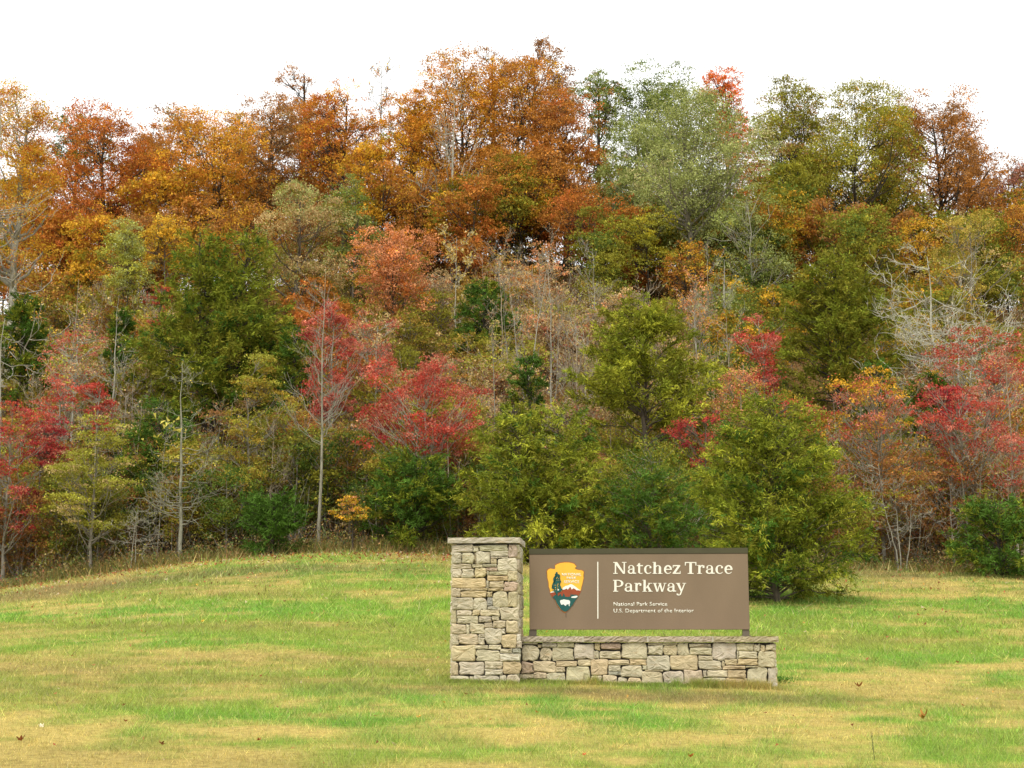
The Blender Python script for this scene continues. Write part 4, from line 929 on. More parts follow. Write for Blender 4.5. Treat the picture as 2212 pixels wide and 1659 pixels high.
# ------------------------------------------------------------------ fallen leaves
def maple_leaf(size, curl, rng):
    """five lobed leaf, a thin curled sheet with its stalk"""
    pts = []
    tips = [(-62, .78), (-22, 0), (28, .9), (90, 1.1), (152, .9), (202, 0), (242, .78)]
    prof = [(-95, .35), (-75, .62), (-50, .85), (-28, .66), (0, .58), (12, .84), (30, 1.05), (44, .84), (58, .62), (76, .90), (90, 1.15), (104, .90), (122, .62), (136, .84), (150, 1.05), (168, .84), (180, .58), (208, .66), (230, .85), (255, .62)]
    V = [(0, 0, 0)]
    for a, r in prof:
        r *= rng.uniform(.9, 1.1) * size * .5
        x, y = math.cos(math.radians(a)) * r, math.sin(math.radians(a)) * r
        V.append((x, y, curl * (abs(x) ** 1.6 * 6 + abs(y) ** 1.6 * 4) + rng.normal(0, .004)))
    n = len(prof)
    F = [(0, i, i % n + 1) for i in range(1, n + 1)]
    V += [(-.004 * size * 8, -.1 * size, .002), (.004 * size * 8, -.1 * size, .002), (0, -.75 * size, .02)]
    F.append((n + 1, n + 2, n + 3))
    return np.array(V), F
LEAF_SPOTS = [
 (1855, 1490, .17, (.30, .12, .03), 'large curled brown maple leaf standing on the straw grass past the wall end'),
 (1996, 1560, .18, (.34, .17, .03), 'largest fallen leaf, brown-gold and folded, on the near lawn towards the corner'),
 (2068, 1436, .11, (.32, .06, .03), 'small maroon fallen leaf on the lawn beside the frame edge'),
 (2080, 1530, .07, (.52, .13, .05), 'small coral red leaf in the straw grass above the folded leaf'),
 (2135, 1459, .07, (.34, .06, .04), 'tiny dark red leaf on the pale grass at the side'),
 (45, 1610, .14, (.27, .09, .03), 'dark brown fallen leaf in the corner of the lawn'),
 (348, 1618, .10, (.24, .08, .03), 'dark brown leaf next to the corner one on the near lawn'),
 (1493, 1644, .11, (.55, .11, .02), 'orange-red leaf on the nearest grass below the wall'),
 (850, 1618, .09, (.62, .55, .33), 'pale cream leaf lying on the near lawn'),
 (90, 1578, .09, (.70, .62, .42), 'cream white leaf above the dark brown corner leaf'),
 (905, 1558, .11, (.55, .30, .05), 'amber leaf on the lawn before the pillar'),
 (558, 1608, .09, (.36, .10, .03), 'rusty leaf half sunk in the grass of the near lawn'),
 (1006, 1506, .09, (.25, .10, .03), 'brown leaf in the dull grass close to the pillar foot'),
 (1160, 1546, .07, (.55, .16, .03), 'small orange leaf on the worn grass before the wall'),
 (425, 1268, .14, (.55, .33, .05), 'golden brown leaf far up the lawn'),
 (438, 1347, .13, (.66, .38, .03), 'yellow-orange leaf in the middle of the far lawn'),
 (1262, 1641, .07, (.50, .10, .03), 'tiny red leaf at the near edge of the lawn'),
 (1700, 1470, .05, (.50, .14, .04), 'tiny orange leaf on the straw beside the wall end'),
 (268, 1530, .08, (.33, .09, .03), 'small russet leaf on the straw grass, middle of the near lawn'),
 (270, 1566, .08, (.36, .12, .04), 'russet leaf just below another on the straw lawn'),
 (1660, 1222, .12, (.62, .42, .22), 'pale tan leaf by the foot of the front cedar'),
]
M_FALLEN = solid_material('dry_leaf', (0, 0, 0), 0.75, 0.3, 30, 0.5, 80, vc=True)
for i, (px, py, s, c, lab) in enumerate(LEAF_SPOTS):
    rng = np.random.default_rng(300 + i)
    s *= .62 if s > .15 else .55
    x, d = ground_hit(px, py)
    V, F = maple_leaf(s, 1.4 if s > .11 else 1.0, rng)
    me = bpy.data.meshes.new('fallen_leaf')
    me.from_pydata([tuple(v) for v in V], [], F); me.materials.append(M_FALLEN)
    ca = me.color_attributes.new('Col', 'FLOAT_COLOR', 'POINT')
    jit = rng.lognormal(0, .25, len(V))
    for k in range(len(V)):
        ca.data[k].color = (c[0] * jit[k], c[1] * jit[k], c[2] * jit[k], 1)
    o = link(bpy.data.objects.new('fallen_leaf', me))
    o.location = (x, d, float(ground_z(x, d)) + .025 + s * .10)
    o.rotation_euler = (rng.uniform(.15, .5), rng.uniform(-.3, .3), rng.uniform(0, 6.28))
    tag(o, lab, 'leaf', 'fallen maple leaves on the lawn')
def scattered_leaves():
    rng = np.random.default_rng(77)
    n = 2500
    x = np.concatenate([rng.uniform(-16, 0, 1000), rng.uniform(-17, 17, 700), rng.normal(-5, 3, 300), rng.uniform(-12, 12, 500)])
    y = np.concatenate([41.6 - rng.exponential(2.2, 1000), 41.6 - rng.exponential(7, 700), 40.5 - rng.exponential(1.5, 300), rng.uniform(10.5, 40, 500)])
    y = np.maximum(y, 10.8)
    P = np.stack([x, y, ground_z(x, y) + .045], 1)
    pal = [((.50, .13, .07), 3), ((.60, .48, .30), 2.2), ((.20, .07, .03), 3), ((.60, .34, .08), 1.5), ((.42, .22, .08), 2)]
    b = Batch(); b.add(*leaf_quads(P, .10, pick_col(pal, n, rng), rng, up=1.0))
    V = b.V[0].reshape(-1, 3, 3); sc = np.interp(y, [11, 42], [.28, 1.0])
    b.V[0] = (P[:, None] + (V - P[:, None]) * sc[:, None, None]).reshape(-1, 3)
    tag(b.obj('scattered_leaves', M_LEAF, None), 'small fallen leaves strewn over the upper lawn', 'leaves', kind='stuff')
scattered_leaves()

# ------------------------------------------------------------------ the stone sign monument
D0 = 18.0; TH = math.radians(4.6)
fx = lambda v: v / (3840 / W_)          # photograph pixels to working units
Ox, Oz = at(fx(1691), fx(2548), D0)
U = np.array([math.cos(TH), -math.sin(TH), 0.]); Vv = np.array([math.sin(TH), math.cos(TH), 0.])
O0 = np.array([Ox, D0, Oz])
def uw(px, py, v=0.0):
    """photograph pixel -> (u, w) on the upright plane at depth v of the monument"""
    r = np.array(ray(fx(px), fx(py)))
    s = (O0 @ Vv + v) / (r @ Vv)
    P = r * s
    return float((P - O0) @ U), float(P[2] - Oz)
z1 = lambda x, y: (1660 + x / 2.7656, 2000 + y / 2.765)
z2 = lambda x, y: (2280 + x / 2.7647, 2000 + y / 2.765)
def z3(x, y): return (1980 + x / 5.53, 2050 + y / 5.53)
ROT = -TH
STONE_COL = dict(g=(.49, .435, .315), p=(.50, .46, .35), t=(.50, .42, .285), o=(.51, .41, .25), r=(.44, .33, .25), b=(.36, .355, .30), l=(.57, .52, .40))
def stone_mesh(x0, y0, x1, y1, v0, rng, depth=.07, proud=.016, rough=.5, ang=0):
    """one split-faced stone in the plane u-w, its face looking towards -v; rounded uneven outline, pitched rim, broken face"""
    w, h = x1 - x0, y1 - y0
    cx, cy = (x0 + x1) / 2, (y0 + y1) / 2
    r = min(w, h) * rng.uniform(.06, .19)
    n = 5
    out = []
    cor = [(x1 - r, y1 - r, 0), (x0 + r, y1 - r, 90), (x0 + r, y0 + r, 180), (x1 - r, y0 + r, 270)]
    j = min(.008, min(w, h) * .06)
    cj = rng.normal(0, j, (4, 2))
    for ci, (ax, ay, a0) in enumerate(cor):
        for k in range(3):
            a = math.radians(a0 + 45 * k)
            out.append((ax + math.cos(a) * r + cj[ci, 0], ay + math.sin(a) * r + cj[ci, 1]))
        nxt = cor[(ci + 1) % 4]
        a = math.radians(a0 + 90)
        pa = np.array([ax + math.cos(a) * r, ay + math.sin(a) * r]); pb = np.array([nxt[0] + math.cos(a) * r, nxt[1] + math.sin(a) * r])
        for q in (.35, .7):
            m = pa * (1 - q) + pb * q + rng.normal(0, j * .7, 2)
            out.append((m[0], m[1]))
    out = np.array(out); m = len(out)
    cen = np.array([cx, cy])
    def ring(scale, v, nz):
        q = cen + (out - cen) * scale
        return [(p[0], v + rng.normal(0, nz), p[1]) for p in q]
    e = min(.012, min(w, h) * .12)
    sc1 = np.stack([np.full(m, 1 - 2 * e / w), np.full(m, 1 - 2 * e / h)], 1)
    V = ring(1.0, v0 + depth, 0) + ring(1.0, v0 - proud * .25, .0015) + ring(sc1, v0 - proud, .002 * rough * 2) + ring(.55, v0 - proud * 1.08, .0045 * rough * 2)
    V.append((cx + rng.normal(0, .1) * w, v0 - proud * 1.1 + rng.normal(0, .004), cy + rng.normal(0, .1) * h))
    F = []
    for a in range(3):
        for i in range(m):
            i2 = (i + 1) % m
            F.append((a * m + i2, a * m + i, (a + 1) * m + i, (a + 1) * m + i2)[::-1])
    for i in range(m):
        F.append((3 * m + i, 3 * m + (i + 1) % m, 4 * m)[::-1])
    return np.array(V), F
def add_stone(parent, V, F, col, rng, name='stone'):
    me = bpy.data.meshes.new(name)
    me.from_pydata([tuple(v) for v in V], [], F); me.materials.append(M_STONE)
    ca = me.color_attributes.new('Col', 'FLOAT_COLOR', 'POINT')
    c = np.array(col) * rng.lognormal(0, .045) * np.array([rng.lognormal(0, .02), 1, rng.lognormal(0, .05)])
    buf = np.ones((len(V), 4), np.float32); buf[:, :3] = c
    ca.data.foreach_set('color', buf.ravel())
    bm = bmesh.new(); bm.from_mesh(me); bmesh.ops.recalc_face_normals(bm, faces=bm.faces); bm.to_mesh(me); bm.free()
    return link(bpy.data.objects.new(name, me), parent)
def box(x0, x1, y0, y1, z0, z1):
    V = [(x0, y0, z0), (x1, y0, z0), (x1, y1, z0), (x0, y1, z0), (x0, y0, z1), (x1, y0, z1), (x1, y1, z1), (x0, y1, z1)]
    F = [(0, 3, 2, 1), (4, 5, 6, 7), (0, 1, 5, 4), (1, 2, 6, 5), (2, 3, 7, 6), (3, 0, 4, 7)]
    return V, F
def orient(V, side, extent):
    """turn a face laid out along a->u, w for the front into another side of the block: extent = (u0, u1, v0, v1)"""
    u0, u1, v0, v1 = extent
    a, v, w = V[:, 0], V[:, 1], V[:, 2]
    if side == 'right': return np.stack([u1 - v, v0 + a, w], 1)
    if side == 'left': return np.stack([u0 + v, v1 - a, w], 1)
    if side == 'back': return np.stack([u1 - a, v1 - v, w], 1)
    return np.stack([a + u0, v + v0, w], 1)
def course_rects(L, H, rng, rh=(.07, .20), rw=(.10, .34)):
    y = 0; out = []
    while y < H - .02:
        h = min(rng.uniform(*rh), H - y)
        if H - y - h < .05: h = H - y
        x = 0
        while x < L - .01:
            w = min(rng.uniform(*rw), L - x)
            if L - x - w < .06: w = L - x
            if h > .13 and rng.random() < .3 and w < .26:
                q = rng.uniform(.35, .65); out += [(x, y, x + w, y + h * q), (x, y + h * q, x + w, y + h)]
            else:
                out.append((x, y, x + w, y + h))
            x += w
        y += h
    return out
G = .0005      # half a joint
PDEP = 0.86
rngS = np.random.default_rng(12)
PIL = """100 120 312 197 g|318 150 372 192 l|316 132 382 149 g|383 120 674 187 g|682 120 772 250 r|102 200 196 312 g|203 205 330 314 g|332 205 343 312 t|346 192 492 316 g|495 189 679 238 g|500 240 572 262 g|578 241 679 256 l|500 264 560 318 t|568 262 768 391 g|103 320 300 368 t|308 322 415 356 g|420 320 560 350 g|453 354 566 391 r|100 372 196 460 g|203 376 326 460 g|333 362 453 460 t|460 393 478 438 l|482 396 676 433 g|680 395 770 492 t|463 440 676 490 o|98 466 449 563 o|452 492 477 568 l|484 497 634 566 t|638 503 774 600 r|95 573 186 660 g|190 572 290 592 t|292 568 466 590 o|190 595 456 663 o|474 570 630 598 o|463 606 513 660 o|518 605 674 761 g|680 610 772 763 g|95 668 318 791 g|324 672 460 796 g|463 663 516 752 b|467 758 593 795 l|597 768 788 902 g|90 797 141 930 g|146 797 303 852 g|309 795 386 851 t|389 797 588 856 g|152 858 366 933 g|379 860 504 922 g|509 855 584 906 g|90 940 244 1041 t|248 948 279 1045 l|284 938 434 1043 g|437 926 518 979 g|522 908 652 981 t|658 908 788 1040 t|440 985 613 1151 g|616 988 648 1042 l|88 1045 163 1156 g|167 1048 368 1157 t|372 1047 436 1078 g|370 1081 434 1156 g|613 1047 768 1191 o|771 1047 806 1116 l|85 1163 341 1331 t|330 1160 471 1200 g|479 1158 607 1203 l|347 1207 592 1323 g|597 1200 721 1240 g|725 1198 807 1241 b|594 1245 807 1327 l|771 1120 820 1190 g|85 1340 161 1472 t|169 1335 433 1466 g|438 1328 622 1409 g|440 1412 622 1471 g|626 1332 810 1460 o|80 1478 273 1530 g|278 1485 320 1535 g|325 1472 586 1540 g|592 1472 660 1555 l|664 1464 790 1502 g|664 1505 790 1562 t"""
WAL1 = """776 1464 797 1502 g|776 1505 874 1560 g|800 1125 984 1151 g|987 1155 1025 1186 g|1030 1130 1181 1183 g|1185 1130 1361 1185 g|822 1155 1001 1319 g|1007 1188 1138 1319 t|1141 1188 1354 1319 g|1364 1152 1569 1301 g|1573 1140 1636 1213 t|1567 1218 1619 1298 g|1640 1140 1848 1201 r|1624 1220 1847 1301 g|819 1338 934 1456 r|936 1328 1174 1441 t|1178 1325 1394 1380 o|1175 1383 1266 1438 t|1401 1308 1536 1377 g|1277 1383 1527 1526 g|1539 1308 1713 1471 o|1716 1312 1935 1363 t|800 1460 943 1502 g|946 1445 1079 1511 t|1079 1445 1267 1531 g|893 1512 1121 1566 g|1144 1535 1306 1576 t|1319 1528 1516 1580 g|1539 1478 1651 1533 g|1517 1537 1646 1582 g|1658 1472 1811 1573 t"""
WAL2 = """144 1140 408 1303 g|224 1308 397 1366 o|411 1165 572 1263 g|415 1133 560 1161 g|563 1135 720 1158 g|575 1161 716 1263 t|720 1138 839 1266 g|842 1143 1066 1181 g|847 1185 1076 1266 g|1080 1138 1330 1301 g|1332 1143 1508 1222 g|1511 1150 1576 1223 g|1579 1158 1630 1225 t|1634 1153 1740 1216 g|1334 1226 1353 1301 l|1356 1225 1545 1298 g|1551 1221 1742 1391 g|401 1268 642 1416 g|647 1270 932 1416 o|936 1270 1089 1319 g|939 1322 1179 1416 g|1139 1299 1211 1319 g|1213 1307 1339 1366 t|1341 1302 1549 1368 o|1180 1325 1210 1380 t|1190 1372 1424 1412 o|1426 1375 1556 1392 l|3 1369 131 1431 g|6 1433 138 1471 b|136 1369 356 1493 g|359 1369 404 1414 g|384 1416 571 1433 t|349 1437 569 1541 t|574 1430 786 1549 g|789 1424 984 1549 t|987 1424 1021 1491 l|1029 1419 1239 1493 g|1241 1418 1432 1501 o|984 1498 1216 1552 g|1221 1503 1409 1551 o|1411 1506 1443 1541 t|1439 1394 1652 1539 g|1656 1394 1742 1546 g|104 1496 198 1563 g|206 1499 347 1536 t|200 1545 416 1590 g|424 1548 496 1590 g|502 1553 641 1595 g|654 1552 926 1600 g|930 1553 1169 1612 g|1174 1560 1327 1622 o|1328 1556 1391 1592 t|1329 1594 1401 1624 g|1394 1545 1752 1626 g"""
def parse(s, z):
    out = []
    for e in s.split('|'):
        a, b, c, d, k = e.split()
        out.append((z(float(a), float(b)), z(float(c), float(d)), k))
    return out
# pillar
pillar = tag(empty('stone_pillar', tuple(O0), ROT), 'tall rough stone pillar with a slab cap at the end of the low wall', 'pillar')
pu1, _ = uw(*z1(775, 600)); _, ptop = uw(*z1(400, 112)); 
lim = pu1
for (a, b, k) in parse(PIL, z1):
    u0, w1 = uw(*a); u1, w0 = uw(*b)
    w0 = min(w0, w1 - .02)
    if w0 < .03: w0 = -.12
    V, F = stone_mesh(u0 - G, w0 - G, min(u1 + G, lim + .05), min(w1 + G, ptop), 0.0, rngS, proud=rngS.uniform(.010, .024))
    add_stone(pillar, V, F, STONE_COL[k], rngS)
PEXT = (0.0, pu1, 0.0, PDEP)
for side, L in (('right', PDEP), ('left', PDEP), ('back', pu1)):
    for (a, b, c, d_) in course_rects(L, ptop + .12, rngS, rh=(.08, .19), rw=(.16, .40)):
        lo = .02 if a == 0 and side == 'right' else 0
        V, F = stone_mesh(a + .003 + lo, b - .12 + .004, c - .003, d_ - .12 - .004, 0.0, rngS, proud=rngS.uniform(.006, .018), depth=.06)
        V = orient(V, side, PEXT)
        add_stone(pillar, V, F, STONE_COL['ggtgolg'[rngS.integers(0, 7)]], rngS)
V, F = box(.04, pu1 - .04, .04, PDEP - .04, -.15, ptop - .002)
poly_obj('mortar_core', V, F, M_MORTAR, pillar)
def slab(name, parent, u0, u1, v0, v1, w0, w1, col, rng, nu=22, chip=.010):
    """coping slab: sawn top and bed, rock-faced edges all round"""
    pts = []
    nv = 8
    loop = [(u0 + (u1 - u0) * i / nu, v0, 'f') for i in range(nu)] + [(u1, v0 + (v1 - v0) * i / nv, 'r') for i in range(nv)] + \
           [(u1 - (u1 - u0) * i / nu, v1, 'b') for i in range(nu)] + [(u0, v1 - (v1 - v0) * i / nv, 'l') for i in range(nv)]
    m = len(loop); rows = [0, .12, .35, .62, .88, 1]; V = []
    corner = lambda i: i in (0, nu, nu + nv, 2 * nu + nv)
    for ri, q in enumerate(rows):
        bulge = math.sin(q * math.pi) * chip * 1.2
        for i, (x, y, s) in enumerate(loop):
            j = rng.normal(0, chip * .45) if 0 < ri < 5 else abs(rng.normal(0, chip * .30))
            dx = {'f': 0, 'b': 0, 'r': 1, 'l': -1}[s]; dy = {'f': -1, 'b': 1, 'r': 0, 'l': 0}[s]
            b = bulge * .3 + j - (chip * .5 if ri == 0 else 0)
            if corner(i): b *= .3
            V.append((x + dx * b, y + dy * b, w0 + (w1 - w0) * q + (rng.normal(0, .002) if 0 < ri < 5 else 0)))
    F = []
    for r in range(len(rows) - 1):
        for i in range(m):
            i2 = (i + 1) % m
            F.append((r * m + i, r * m + i2, (r + 1) * m + i2, (r + 1) * m + i))
    F.append(tuple(range(m))[::-1]); F.append(tuple((len(rows) - 1) * m + i for i in range(m)))
    return add_stone(parent, np.array(V), F, col, rng, name)
cu0, cw1 = uw(*z1(52, 45), -.045); cu1, _ = uw(*z1(800, 45), -.045); _, cw0 = uw(*z1(400, 101), -.045)
slab('cap_slab', pillar, cu0, cu1, -.045, PDEP + .045, max(cw0, ptop), cw1, (.47, .42, .325), rngS, chip=.007)
V, F = box(.012, pu1 - .012, .012, PDEP - .012, ptop - .001, max(cw0, ptop) + .0005)
# low wall
WB = 0.24; WDEP = 0.46
wu0 = pu1; wu1, _ = uw(*z2(1740, 1300), WB); _, wtop = uw(*z2(900, 1132), WB)
wall = tag(empty('stone_wall', tuple(O0), ROT), 'long low rough stone wall with flat coping under the brown sign', 'wall')
for (a, b, k) in parse(WAL1, z1) + parse(WAL2, z2):
    u0, w1 = uw(*a, WB); u1, w0 = uw(*b, WB)
    if w0 < .0: w0 = w0 - .10
    V, F = stone_mesh(u0 - G, w0 - G, u1 + G, min(w1 + G, wtop), WB, rngS, proud=rngS.uniform(.008, .024))
    add_stone(wall, V, F, STONE_COL[k], rngS)
WEXT = (wu0, wu1, WB, WB + WDEP)
for side, L in (('right', WDEP), ('back', wu1 - wu0)):
    for (a, b, c, d_) in course_rects(L, wtop + .22, rngS, rh=(.08, .19), rw=(.16, .45)):
        V, F = stone_mesh(a + .004, b - .22 + .004, c - .004, d_ - .22 - .004, 0.0, rngS, proud=rngS.uniform(.006, .018), depth=.06)
        V = orient(V, side, WEXT)
        add_stone(wall, V, F, STONE_COL['ggtgolg'[rngS.integers(0, 7)]], rngS)
V, F = box(wu0 - .03, wu1 - .04, WB + .035, WB + WDEP - .04, -.25, wtop - .002)
poly_obj('mortar_core', V, F, M_MORTAR, wall)
CF = WB - .05
_, kt = uw(*z2(900, 1067), CF); _, kb = uw(*z2(900, 1129), CF)
kb = max(kb, wtop)
xs_ = [uw(*z1(800, 1060), CF)[0], uw(2186, 2385, CF)[0], uw(2429, 2385, CF)[0], uw(2673, 2385, CF)[0], uw(*z2(1768, 1070), CF)[0]]
for i in range(4):
    slab('coping_stone', wall, xs_[i] + (.006 if i else 0), xs_[i + 1] - (.006 if i < 3 else 0), CF, WB + WDEP + .05, kb, kt, (.40, .34, .245), rngS, nu=30, chip=.009)
    if i:
        V, F = box(xs_[i] - .0055, xs_[i] + .0055, CF + .001, WB + WDEP + .045, kb + .002, kt - .002)
        poly_obj('mortar_joint', V, F, M_PALEMORTAR, wall)
# small weeds at the foot
rngW = np.random.default_rng(8)
def foot_grass():
    R = Matrix.Rotation(ROT, 3, 'Z')
    n = 14000
    u = rngW.uniform(-.05, wu1 + .1, n)
    v = np.where(u < pu1, -.03, WB - .03) - np.abs(rngW.normal(0, .06, n))
    x = O0[0] + U[0] * u + Vv[0] * v; y = O0[1] + U[1] * u + Vv[1] * v
    h = rngW.uniform(.02, .065, n) * (1 + 1.2 * (fbm(u * 4, u * 0, 5, 2) > .62))
    c = lawn_colour(x, y, .3, rngW) * rngW.lognormal(0, .2, n)[:, None] * .9
    b = Batch(); b.add(*blades(x, y, h, np.full(n, .003), c, .5, rngW))
    tag(b.obj('wall_foot_grass', M_GRASS, None), 'grass growing against the foot of the stonework', 'grass', kind='stuff')
foot_grass()
def weed(px, py, r, n, lab):
    x, d = ground_hit(px, py)
    P = np.stack([x + rngW.normal(0, r, n), d + rngW.normal(0, r * .6, n), np.zeros(n)], 1)
    P[:, 2] = ground_z(P[:, 0], P[:, 1]) + rngW.random(n) * r * 1.1
    b = Batch(); b.add(*leaf_quads(P, .035, pick_col([((.06, .20, .02), 2), ((.12, .27, .03), 1)], n, rngW), rngW, up=.6))
    tag(b.obj('broadleaf_weed', M_LEAF, None), lab, 'weed', 'green weeds at the wall foot')
weed(1690, 1476, .07, 160, 'bright green broadleaf weed at the outer end of the low wall')
weed(1508, 1478, .045, 60, 'small green weed at the wall foot below the sign lettering')
weed(1600, 1483, .045, 60, 'small green weed near the outer end of the wall foot')
# tall stalk in the near lawn
sx, sd = ground_hit(1890, 1650)
b = Batch()
b.tubes(np.array([[[sx, sd, float(ground_z(sx, sd))], [sx - .008, sd, float(ground_z(sx, sd)) + .12], [sx - .02, sd + .01, float(ground_z(sx, sd)) + .25]]]), np.array([[.003, .0022, .001]]), 4, (.10, .12, .03))
for k in range(14):
    b.add(*leaf_quads(np.array([[sx - .012, sd, float(ground_z(sx, sd)) + .10 + k * .01]]), .018, np.array([[.12, .14, .04]]), rngW))
tag(b.obj('grass_stalk', M_GRASS, None), 'single tall dark seed stalk rising from the near lawn', 'grass stalk')

# ------------------------------------------------------------------ the sign
SV = WB + .17; ST = .11        # front of the panel, thickness
sign = tag(empty('park_sign', tuple(O0), ROT), 'wide brown sign board with cream lettering and arrowhead emblem on the low wall', 'sign')
pL, pTop = uw(1985, 2079, SV); pR, pBot = uw(2812, 2361, SV); _, tTop = uw(2400, 2056, SV)
def bevel_box(name, x0, x1, y0, y1, z0, z1, mat, parent, bev=.006):
    V, F = box(x0, x1, y0, y1, z0, z1)
    o = poly_obj(name, V, F, mat, parent)
    bm = bmesh.new(); bm.from_mesh(o.data)
    bmesh.ops.bevel(bm, geom=bm.edges[:], offset=bev, segments=2, affect='EDGES')
    bm.to_mesh(o.data); bm.free()
    return o
bevel_box('panel', pL, pR, SV, SV + ST, pBot, pTop, M_BROWN, sign, .004)
bevel_box('top_trim', pL - .004, pR + .004, SV - .006, SV + ST + .006, pTop + .001, tTop, M_OLIVE, sign, .003)
for (a, b_) in ((1984, 2011), (2785, 2811)):
    ua, _ = uw(a, 2370, SV + .01); ub, _ = uw(b_, 2370, SV + .01)
    bevel_box('post', ua, ub, SV + .015, SV + ST - .015, kt - .01, pBot - .0005, M_POST, sign, .003)
    bevel_box('base_plate', ua - .02, ub + .02, SV - .005, SV + ST + .005, kt + .0005, kt + .009, M_POST, sign, .002)
_layer = [0]
def plate(name, pts, mat, parent, lay, z=None, th=.0025, conv=None):
    """flat shape cut from thin sheet, standing lay steps proud of the board"""
    if conv is not None: pts = [uw(*conv(*p), SV) for p in pts]
    v0 = SV - .001 - lay * .0016
    bm = bmesh.new()
    vs = [bm.verts.new((p[0], v0, p[1])) for p in pts]
    f = bm.faces.new(vs)
    bmesh.ops.triangulate(bm, faces=[f])
    r = bmesh.ops.extrude_face_region(bm, geom=bm.faces[:])
    for g in r['geom']:
        if isinstance(g, bmesh.types.BMVert): g.co.y += th
    bmesh.ops.recalc_face_normals(bm, faces=bm.faces)
    me = bpy.data.meshes.new(name); bm.to_mesh(me); bm.free(); me.materials.append(mat)
    return link(bpy.data.objects.new(name, me), parent)
# arrowhead emblem, traced outline
AH = [(555, 378), (600, 350), (670, 325), (760, 312), (860, 315), (925, 330), (968, 345), (985, 372), (1008, 388), (1005, 408), (980, 425), (975, 450), (1010, 462), (1060, 475), (1120, 480), (1160, 500), (1170, 530), (1158, 600), (1165, 650), (1150, 710),
      (1140, 770), (1118, 840), (1110, 900), (1080, 970), (1050, 1020), (1015, 1065), (985, 1120), (950, 1180), (905, 1240), (860, 1300), (805, 1350), (770, 1378), (725, 1355), (670, 1310), (630, 1255), (590, 1190), (560, 1120), (520, 1055), (485, 1030),
      (455, 960), (445, 900), (420, 830), (415, 730), (390, 640), (395, 560), (382, 500), (410, 462), (460, 440), (500, 450), (545, 455), (560, 430)]
def inset(pts, f, c=(775, 800)): return [(c[0] + (x - c[0]) * f, c[1] + (y - c[1]) * f) for x, y in pts]
emb = plate('emblem', AH, M_EDGE, sign, 1, conv=z3, th=.004)
plate('emblem_field', inset(AH, .968), M_YELLOW, emb, 2, conv=z3)
plate('mountain', [(462, 955), (530, 948), (600, 945), (700, 930), (800, 915), (1095, 912), (1075, 960), (1040, 1010), (1000, 1062), (980, 1085), (880, 1080), (700, 1060), (530, 1060), (500, 1030), (472, 985)], M_RUST, emb, 3, conv=z3)
plate('mountain', [(700, 935), (720, 890), (820, 870), (862, 835), (900, 830), (940, 858), (1000, 895), (1090, 915), (1090, 930), (900, 940)], M_RUST, emb, 3.6, conv=z3)
plate('snow_cap', [(715, 888), (722, 852), (780, 815), (840, 800), (872, 782), (895, 778), (925, 790), (985, 830), (1030, 868), (1092, 912), (1050, 905), (1005, 905), (985, 885), (945, 862), (905, 890), (885, 840), (868, 836), (850, 862), (825, 895), (805, 868), (770, 885), (740, 892)], M_WHITE, emb, 4.4, conv=z3)
plate('snow_cap', [(465, 945), (500, 930), (538, 924), (540, 945), (500, 950), (470, 962)], M_WHITE, emb, 4.4, conv=z3)
plate('forest_floor', [(510, 1050), (545, 1010), (580, 1000), (600, 1022), (640, 1020), (650, 1008), (662, 1028), (675, 975), (690, 1010), (705, 1035), (725, 1010), (740, 960), (758, 1000), (770, 1035), (820, 1042), (875, 1035), (890, 965), (905, 1005), (930, 985), (950, 1000), (985, 990), (1035, 1015), (1048, 1025), (1010, 1075), (980, 1120), (940, 1190), (898, 1240), (850, 1300), (800, 1340), (768, 1352), (725, 1332), (680, 1295), (640, 1240), (600, 1180), (572, 1115), (545, 1075)], M_GREEN, emb, 5.2, conv=z3)
plate('sequoia', [(598, 522), (612, 525), (615, 560), (635, 572), (640, 590), (665, 588), (668, 625), (655, 650), (670, 668), (660, 690), (680, 705), (690, 735), (668, 750), (668, 775), (650, 790), (672, 815), (690, 835), (688, 860), (715, 880), (712, 905), (690, 925), (665, 940), (640, 942), (618, 955), (615, 1045), (585, 1045), (582, 965), (560, 945), (540, 925), (510, 925), (505, 912), (535, 908), (545, 885), (560, 868), (535, 855), (500, 870), (492, 862), (525, 835), (515, 810), (500, 795), (525, 765), (560, 755), (540, 735), (525, 715), (522, 660), (545, 640), (565, 640), (570, 600), (555, 580), (575, 550), (582, 530)], M_GREEN, emb, 6.0, conv=z3)
for (qx, qy, r1, r2) in ((590, 655, 5, 14), (610, 640, 4, 16), (635, 665, 4, 14), (600, 700, 4, 10), (625, 775, 8, 13), (615, 800, 7, 12), (575, 800, 8, 9), (570, 850, 10, 12), (575, 890, 8, 10), (622, 830, 6, 12), (618, 865, 6, 12), (640, 700, 4, 9), (548, 800, 6, 5)):
    plate('bough_gap', [(qx + r1 * math.cos(a), qy + r2 * math.sin(a)) for a in np.arange(6) * math.pi / 3], M_YELLOW, emb, 6.8, conv=z3)
plate('snow_cap', [(628 + 18 * math.cos(a), 895 + 14 * math.sin(a)) for a in np.arange(8) * math.pi / 4], M_WHITE, emb, 6.8, conv=z3)
plate('lake', [(892, 1045), (930, 1030), (985, 1020), (1020, 1018), (1030, 1035), (1010, 1055), (970, 1065), (920, 1062), (898, 1055)], M_WHITE, emb, 6.0, conv=z3)
plate('bison', [(668, 1120), (685, 1105), (715, 1105), (730, 1094), (760, 1095), (800, 1104), (840, 1108), (865, 1122), (874, 1145), (872, 1180), (862, 1185), (864, 1230), (848, 1232), (845, 1195), (835, 1188), (825, 1198), (805, 1195), (795, 1212), (778, 1232), (765, 1215), (745, 1205), (735, 1192), (718, 1190), (715, 1208), (695, 1205), (682, 1190), (672, 1165), (666, 1140)], M_WHITE, emb, 6.0, conv=z3)
